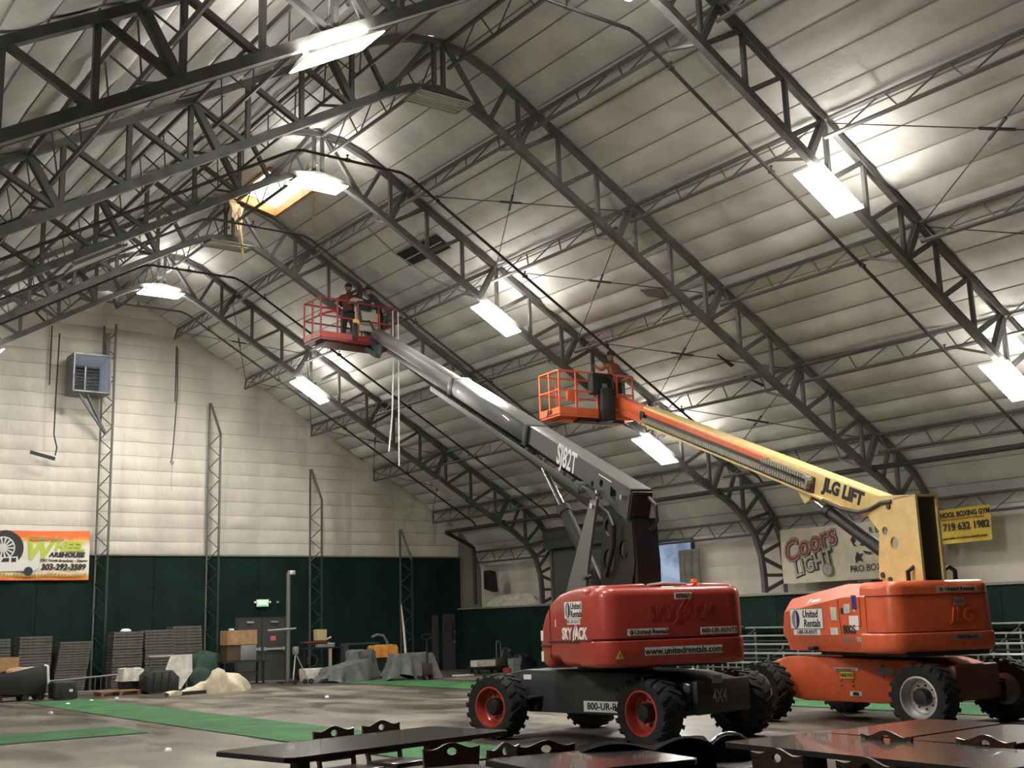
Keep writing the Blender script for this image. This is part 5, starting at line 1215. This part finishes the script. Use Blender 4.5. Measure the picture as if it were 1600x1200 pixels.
# ---------------------------------------------------------------- restaurant tables and chairs in front
def table(cx, cy, w_, d_, rz, label, z=.73):
    t = thing('dining_table', label, 'table', (cx, cy, 0), rz, 'dark dining tables')
    top = [(-w_/2+.06, -d_/2), (w_/2-.06, -d_/2), (w_/2, -d_/2+.06), (w_/2, d_/2-.06), (w_/2-.06, d_/2), (-w_/2+.06, d_/2), (-w_/2, d_/2-.06), (-w_/2, -d_/2+.06)]
    obj('table_top', MB().prism(top, lambda a, b, t: (a, b, t), z-.035, z), tabletop, t, False)
    obj('edge_band', MB().prism([(x*1.004, y*1.004) for x, y in top], lambda a, b, t: (a, b, t), z-.038, z-.006), ink, t, False)
    xs = (-w_*.3, w_*.3) if w_ > 1.6 else ((0,) if d_ <= 1.6 else (0,))
    ps = [(x, 0) for x in xs] if d_ <= 1.6 else [(0, -d_*.3), (0, d_*.3)]
    for x, y in ps:
        obj('pedestal', MB().rbox((x, y, z/2), (.12, .12, z-.06), .01, 1), black, t, False)
        obj('foot', MB().rbox((x, y, .025), (.5, .07, .05), .01, 1).rbox((x, y, .025), (.07, .5, .05), .01, 1), black, t, False)
        obj('apron', MB().box((x, y, z-.06), (.5, .5, .04)), black, t, False)
    return t
table(5.03, 9.12, 2.40, 1.02, R(11), 'long dark table at the lower left before the red lift')
table(4.05, 6.60, 1.12, 1.0, R(-8), 'dark table corner at the bottom edge below the small chairs')
table(5.37, 6.60, 1.16, 1.0, R(-9), 'dark table reflecting the red lift at the bottom centre')
table(7.12, 5.42, 1.0, 2.42, R(-4), 'large dark table with a tan reflection at the lower right')
table(8.46, 6.20, 1.46, .76, R(3), 'far dark table reflecting the orange lift')
table(8.40, 5.36, 1.46, .80, R(3), 'dark table at the right edge beside the orange reflection')
def chair_proto():
    t = thing('dining_chair', '', 'chair', (0, 0, 0), 0, 'dark wooden dining chairs')
    W = .43; seat = .43; H = .80; y = -.19
    obj('seat', MB().rbox((0, .02, seat), (W, .42, .05), .02, 2), wood_d, t, False)
    for s in (-1, 1):
        obj('leg', MB().bar((s*.18, .19, 0), (s*.18, .19, seat-.02), .035), wood_d, t, False)
        obj('leg', MB().bar((s*.19, y-.08, 0), (s*.19, y, seat), .035).bar((s*.19, y, seat), (s*.205, y-.055, H-.06), .032), wood_d, t, False)
        obj('stretcher', MB().bar((s*.18, .19, .2), (s*.19, y-.04, .2), .02), wood_d, t, False)
    # curved crest rail with an oval grip hole, lower slat
    n = 20; up = []
    for i in range(n+1):
        u = i/n*2-1; up.append((u*W/2*1.06, H-.045+.045*.5*(1+math.cos(min(1, abs(u)/.72)*math.pi)) + (.012*(abs(u)-.72)/.28 if abs(u) > .72 else 0)))
    lo = [(u*W/2, H-.20) for u in (1, .5, 0, -.5, -1)]
    hole = [(.040*math.cos(a*2*math.pi/12), H-.062+.028*math.sin(a*2*math.pi/12)) for a in range(12)]
    obj('crest_rail', MB().prism(up+lo, lambda a, b, t: (a, y-.055+t-.05*(1-(a/.22)**2)*0, b), -.012, .012, [hole]), wood_b, t, False)
    obj('back_slat', MB().prism([(-.2, H-.30), (.2, H-.30), (.2, H-.225), (-.2, H-.225)], lambda a, b, t: (a, y-.04+t, b), -.01, .01), wood_b, t, False)
    return t
ch0 = chair_proto(); first = [True]
def chair(x, y, rz, label, zoff=0):
    c = ch0 if first[0] else copy_tree(ch0); first[0] = False
    c.location = (x, y, 0); c.rotation_euler = (0, 0, rz); c['label'] = label
chair(5.16, 9.70, R(191), 'left chair pushed in behind the long left table'); chair(5.74, 9.86, R(191), 'right chair pushed in behind the long left table')
chair(5.02, 7.99, R(-12), 'dark chair back facing the viewer at the end of the long table'); chair(5.13, 7.66, R(24), 'chair with a lit brown back behind the dark one'); chair(5.44, 7.08, R(160), 'angled chair at the left corner of the red-reflecting table')
chair(7.30, 5.78, R(90), 'chair back seen over the large right table, nearer its middle'); chair(7.42, 5.04, R(90), 'chair back at the far right over the large table')
chair(6.40, 5.60, R(-90), 'chair tucked in at the near side of the large table'); chair(6.36, 4.85, R(-90), 'chair at the bottom edge below the large table')
t = thing('stacking_chair', 'stacking chair with a chrome arched back rim at the end of the large table', 'chair', (7.40, 7.12, 0), R(160))
obj('back_rim', MB().path([(-.22, -.2, .45)] + [(.22*math.cos(a), -.22, .50+.20*math.sin(a)) for a in [math.pi-math.pi*i/12 for i in range(13)]] + [(.22, -.2, .45)], .013, 8), chrome, t, False)
obj('back_pad', MB().prism([(.205*math.cos(math.pi*i/14), .50+.185*math.sin(math.pi*i/14)) for i in range(15)] + [(-.2, .46), (.2, .46)], lambda a, b, t: (a, -.22+t, b), -.015, .015), black, t, False)
obj('seat', MB().rbox((0, .02, .45), (.42, .42, .05), .02, 2), black, t, False)
for sx in (-1, 1):
    for sy in (-1, 1): obj('leg', MB().tube((sx*.19, sy*.19, 0), (sx*.18, sy*.18, .45), .012, 8), chrome, t, False)
# dark blankets over chairs between the tables
blanket = mat('black_blanket', (.006, .006, .006), .95, 0, .3, 6, .3, bscale=25, spec=.1)
solo('blanket', drape(5.90, 7.0, .85, .45, .74, 71, R(-25), .05, .6, 0, lambda u, v: .70+.06*math.cos(3*u)), blanket, 'black blanket draped over a seat behind the red-reflecting table', 'blanket')
solo('blanket', drape(6.38, 6.80, .50, .42, .74, 73, R(-35), .06, .5, 0, lambda u, v: .72+.06*math.sin(3*u+1)), blanket, 'black blanket heap touching the corner of the large right table', 'blanket')

# ---------------------------------------------------------------- people in the baskets
def person_mat(name, top_c, leg_c, skin_c, hat_c, zw, zn, zh):
    m = bpy.data.materials.new(name); m.use_nodes = True; nt = m.node_tree; b = nt.nodes['Principled BSDF']; b.inputs['Roughness'].default_value = .8
    tc = nt.nodes.new('ShaderNodeTexCoord'); sp = nt.nodes.new('ShaderNodeSeparateXYZ'); nt.links.new(tc.outputs['Object'], sp.inputs[0])
    mr = nt.nodes.new('ShaderNodeMath'); mr.operation = 'DIVIDE'; mr.inputs[1].default_value = 2.0; nt.links.new(sp.outputs['Z'], mr.inputs[0])
    cr = nt.nodes.new('ShaderNodeValToRGB'); cr.color_ramp.interpolation = 'CONSTANT'; nt.links.new(mr.outputs[0], cr.inputs[0]); e = cr.color_ramp.elements
    e[0].position = 0; e[0].color = (*leg_c, 1); e[1].position = zw/2; e[1].color = (*top_c, 1)
    nt.links.new(cr.outputs[0], b.inputs['Base Color']); return m
def person(label, loc, rz, lean, arms, m, skin_c, cap_c, scale=1.0):
    """continuous skinned body; lean tilts the trunk forward; arms: list of (elbow, hand) offsets from the shoulders"""
    t = thing('person', label, 'person', loc, rz)
    V = []; E_ = []; Rd = []
    def add(p, r, par=None):
        V.append(Vector(p)*scale); Rd.append(r*scale)
        if par is not None: E_.append((par, len(V)-1))
        return len(V)-1
    hip = add((0, 0, .92), .15); sh_y = math.sin(lean); sh_z = math.cos(lean)
    sp1 = add((0, sh_y*.22, .92+sh_z*.22), .145, hip); ch = add((0, sh_y*.44, .92+sh_z*.44), .155, sp1)
    nk = add((0, sh_y*.58, .92+sh_z*.58), .06, ch)
    hd = add((0, sh_y*.64+.03, .92+sh_z*.58+.10), .055, nk); ht = add((0, sh_y*.64+.045, .92+sh_z*.58+.20), .062, hd); add((0, sh_y*.64+.035, .92+sh_z*.58+.25), .04, ht)
    for s in (-1, 1):
        th_ = add((s*.10, .01, .84), .105, hip); kn = add((s*.13, .05, .48), .075, th_); an = add((s*.14, .0, .10), .052, kn); ft = add((s*.145, .05, .05), .05, an); add((s*.15, .17, .04), .038, ft)
    hands = []
    for s, (el, hn) in zip((-1, 1), arms):
        s0 = Vector((s*.19, sh_y*.50, .92+sh_z*.50)); i0 = add(s0, .075, ch)
        e0 = s0+Vector(el); i1 = add(e0, .055, i0); h0 = e0+Vector(hn); i2 = add(h0, .036, i1)
        d = Vector(hn).normalized(); p_ = h0+d*.07; i3 = add(p_, .038, i2)
        sd = d.cross(Vector((0, 0, 1)) if abs(d.z) < .8 else Vector((1, 0, 0))).normalized(); n_ = sd.cross(d)
        for k in range(4):
            b0 = p_ + sd*(.033-.022*k) + d*.035; f1 = add(b0, .010, i3); f2 = add(b0 + d*(.03-.004*abs(k-1)) - n_*.008, .009, f1); add(b0 + d*(.05-.006*abs(k-1)) - n_*.025, .008, f2)
        t1 = add(h0 + d*.03 + sd*.045, .011, i2); add(h0 + d*.065 + sd*.065, .009, t1)
        hands.append(h0)
    me = bpy.data.meshes.new('body'); me.from_pydata([tuple(v) for v in V], E_, [])
    o = bpy.data.objects.new('body', me); link(o, t, False)
    sk = o.modifiers.new('skin', 'SKIN'); sk.use_smooth_shade = True
    for i, r_ in enumerate(Rd): me.skin_vertices[0].data[i].radius = (r_, r_) if hasattr(me, 'skin_vertices') and len(me.skin_vertices) else (r_, r_)
    me.skin_vertices[0].data[0].use_root = True
    sb = o.modifiers.new('smooth', 'SUBSURF'); sb.levels = 1; sb.render_levels = 1
    me.materials.append(m)
    hc = V[ht]
    skm = mat('skin_tone', (.30, .16, .10), .6)
    fc = obj('face', MB().lathe([(.001, -.10), (.055, -.09), (.080, -.03), (.088, .03), (.080, .08), (.001, .12)], hc+Vector((0, .012, -.02))*scale, 'Z', 16), skm, t, False)
    obj('nose', MB().add([hc+Vector(q) for q in ((-.015, .095, -.03), (.015, .095, -.03), (0, .125, -.035), (0, .095, .02))], [(0, 1, 2), (0, 2, 3), (1, 3, 2)]), skm, fc, False)
    for s in (-1, 1):
        obj('eye', MB().lathe([(.001, -.008), (.010, 0), (.001, .008)], hc+Vector((s*.032, .092, .01)), 'Y', 8), ink, fc, False)
        obj('ear', MB().rbox(hc+Vector((s*.088, .005, -.015)), (.018, .035, .055), .008, 2), skm, fc, False)
    obj('mouth', MB().box(hc+Vector((0, .088, -.062)), (.045, .012, .008)), mat('lip', (.22, .09, .07), .6), fc, False)
    cp = mat('cap_'+label[:6], cap_c, .8)
    obj('cap', MB().lathe([(.098, -.01), (.100, .04), (.085, .085), (.05, .11), (.001, .118)], hc+Vector((0, .0, .025)), 'Z', 18).prism([(.09*math.cos(a), .07+.12*math.sin(a)) for a in [math.pi*i/10 for i in range(11)]], lambda a, b, tt: (hc.x+a, hc.y+b, hc.z+.02+tt), 0, .012), cp, t, False)
    for h_ in hands: pass
    return t
dk = person_mat('dark_workwear', (.035, .032, .032), (.02, .022, .026), None, None, .95, 1.5, 1.6)
rd = person_mat('dark_red_workwear', (.10, .02, .018), (.02, .02, .024), None, None, .95, 1.5, 1.6)
og = person_mat('rust_workwear', (.26, .085, .05), (.022, .022, .026), None, None, .95, 1.5, 1.6)
def bworld(root, K, x, y): return root.matrix_basis @ K @ Vector((x, y, 0))
person('person in dark work clothes bending over at the right end of the red basket', bworld(SJ, BK, 2.0, .36), R(80), .45, [((-.05, .22, -.12), (.02, .22, .10)), ((.05, .24, -.15), (-.02, .2, .12))], dk, None, (.02, .02, .022), .95)
person('person in a dark red top reaching up in the middle of the red basket', bworld(SJ, BK, 1.12, .52), R(-30), .15, [((-.05, .16, -.16), (.03, .22, .02)), ((.08, .12, .10), (.02, .10, .26))], rd, None, (.02, .015, .015), .95)
person('person in a rust-coloured top and dark cap standing in the orange basket', bworld(JL, JK, 1.98, .42), R(10), .15, [((-.10, .16, -.10), (.05, .20, .12)), ((.10, .18, -.06), (-.05, .20, .15))], og, None, (.012, .012, .013), .98)
# things held up in the red basket
def bk(p): return SJ.matrix_basis @ BK @ Vector(p)
solo('fixture_tray', MB().prism([(-.42, -.07), (.42, -.07), (.36, .07), (-.36, .07)], lambda a, b, t: tuple(bk((1.50+a, .25+t, 1.17+b-.04*a))), 0, .35), mat('tray_white', (.45, .44, .41), .5), 'off-white fixture tray balanced on the red basket rails', 'tray')
solo('pale_board', MB().prism([(-.33, -.32), (.30, -.32), (.32, .30), (-.30, .30)], lambda a, b, t: tuple(bk((1.40+a, .10+t, .66+b))), 0, .03), mat('panel_white', (.40, .38, .33), .6), 'pale panel standing inside the red basket', 'panel')  # plain pale panel, not a display
solo('timber_offcut', MB().box(tuple(bk((1.78, .12, .62))), (.13, .04, .5)), MATS['parcel_tan'], 'tan wooden offcut at the edge of the pale panel', 'timber')
# white cords hanging from the red basket
for i, (dx, L, lb) in enumerate(((0, 0, 'straight white cord hanging from the red basket'), (-.16, .35, 'slightly shorter curved white cord beside the straight one'))):
    b_ = bk((2.27, -.12+.0*i, .95)) + Vector((dx, 0, 0))
    solo('rope', MB().path([b_, b_+Vector((.0, .0, -1.4)), b_+Vector((-.01-.04*i, 0, -2.8)), b_+Vector((-.02-.14*i, 0, -4.15+L))], .020, 6), wire, lb, 'cord', 'white cords')
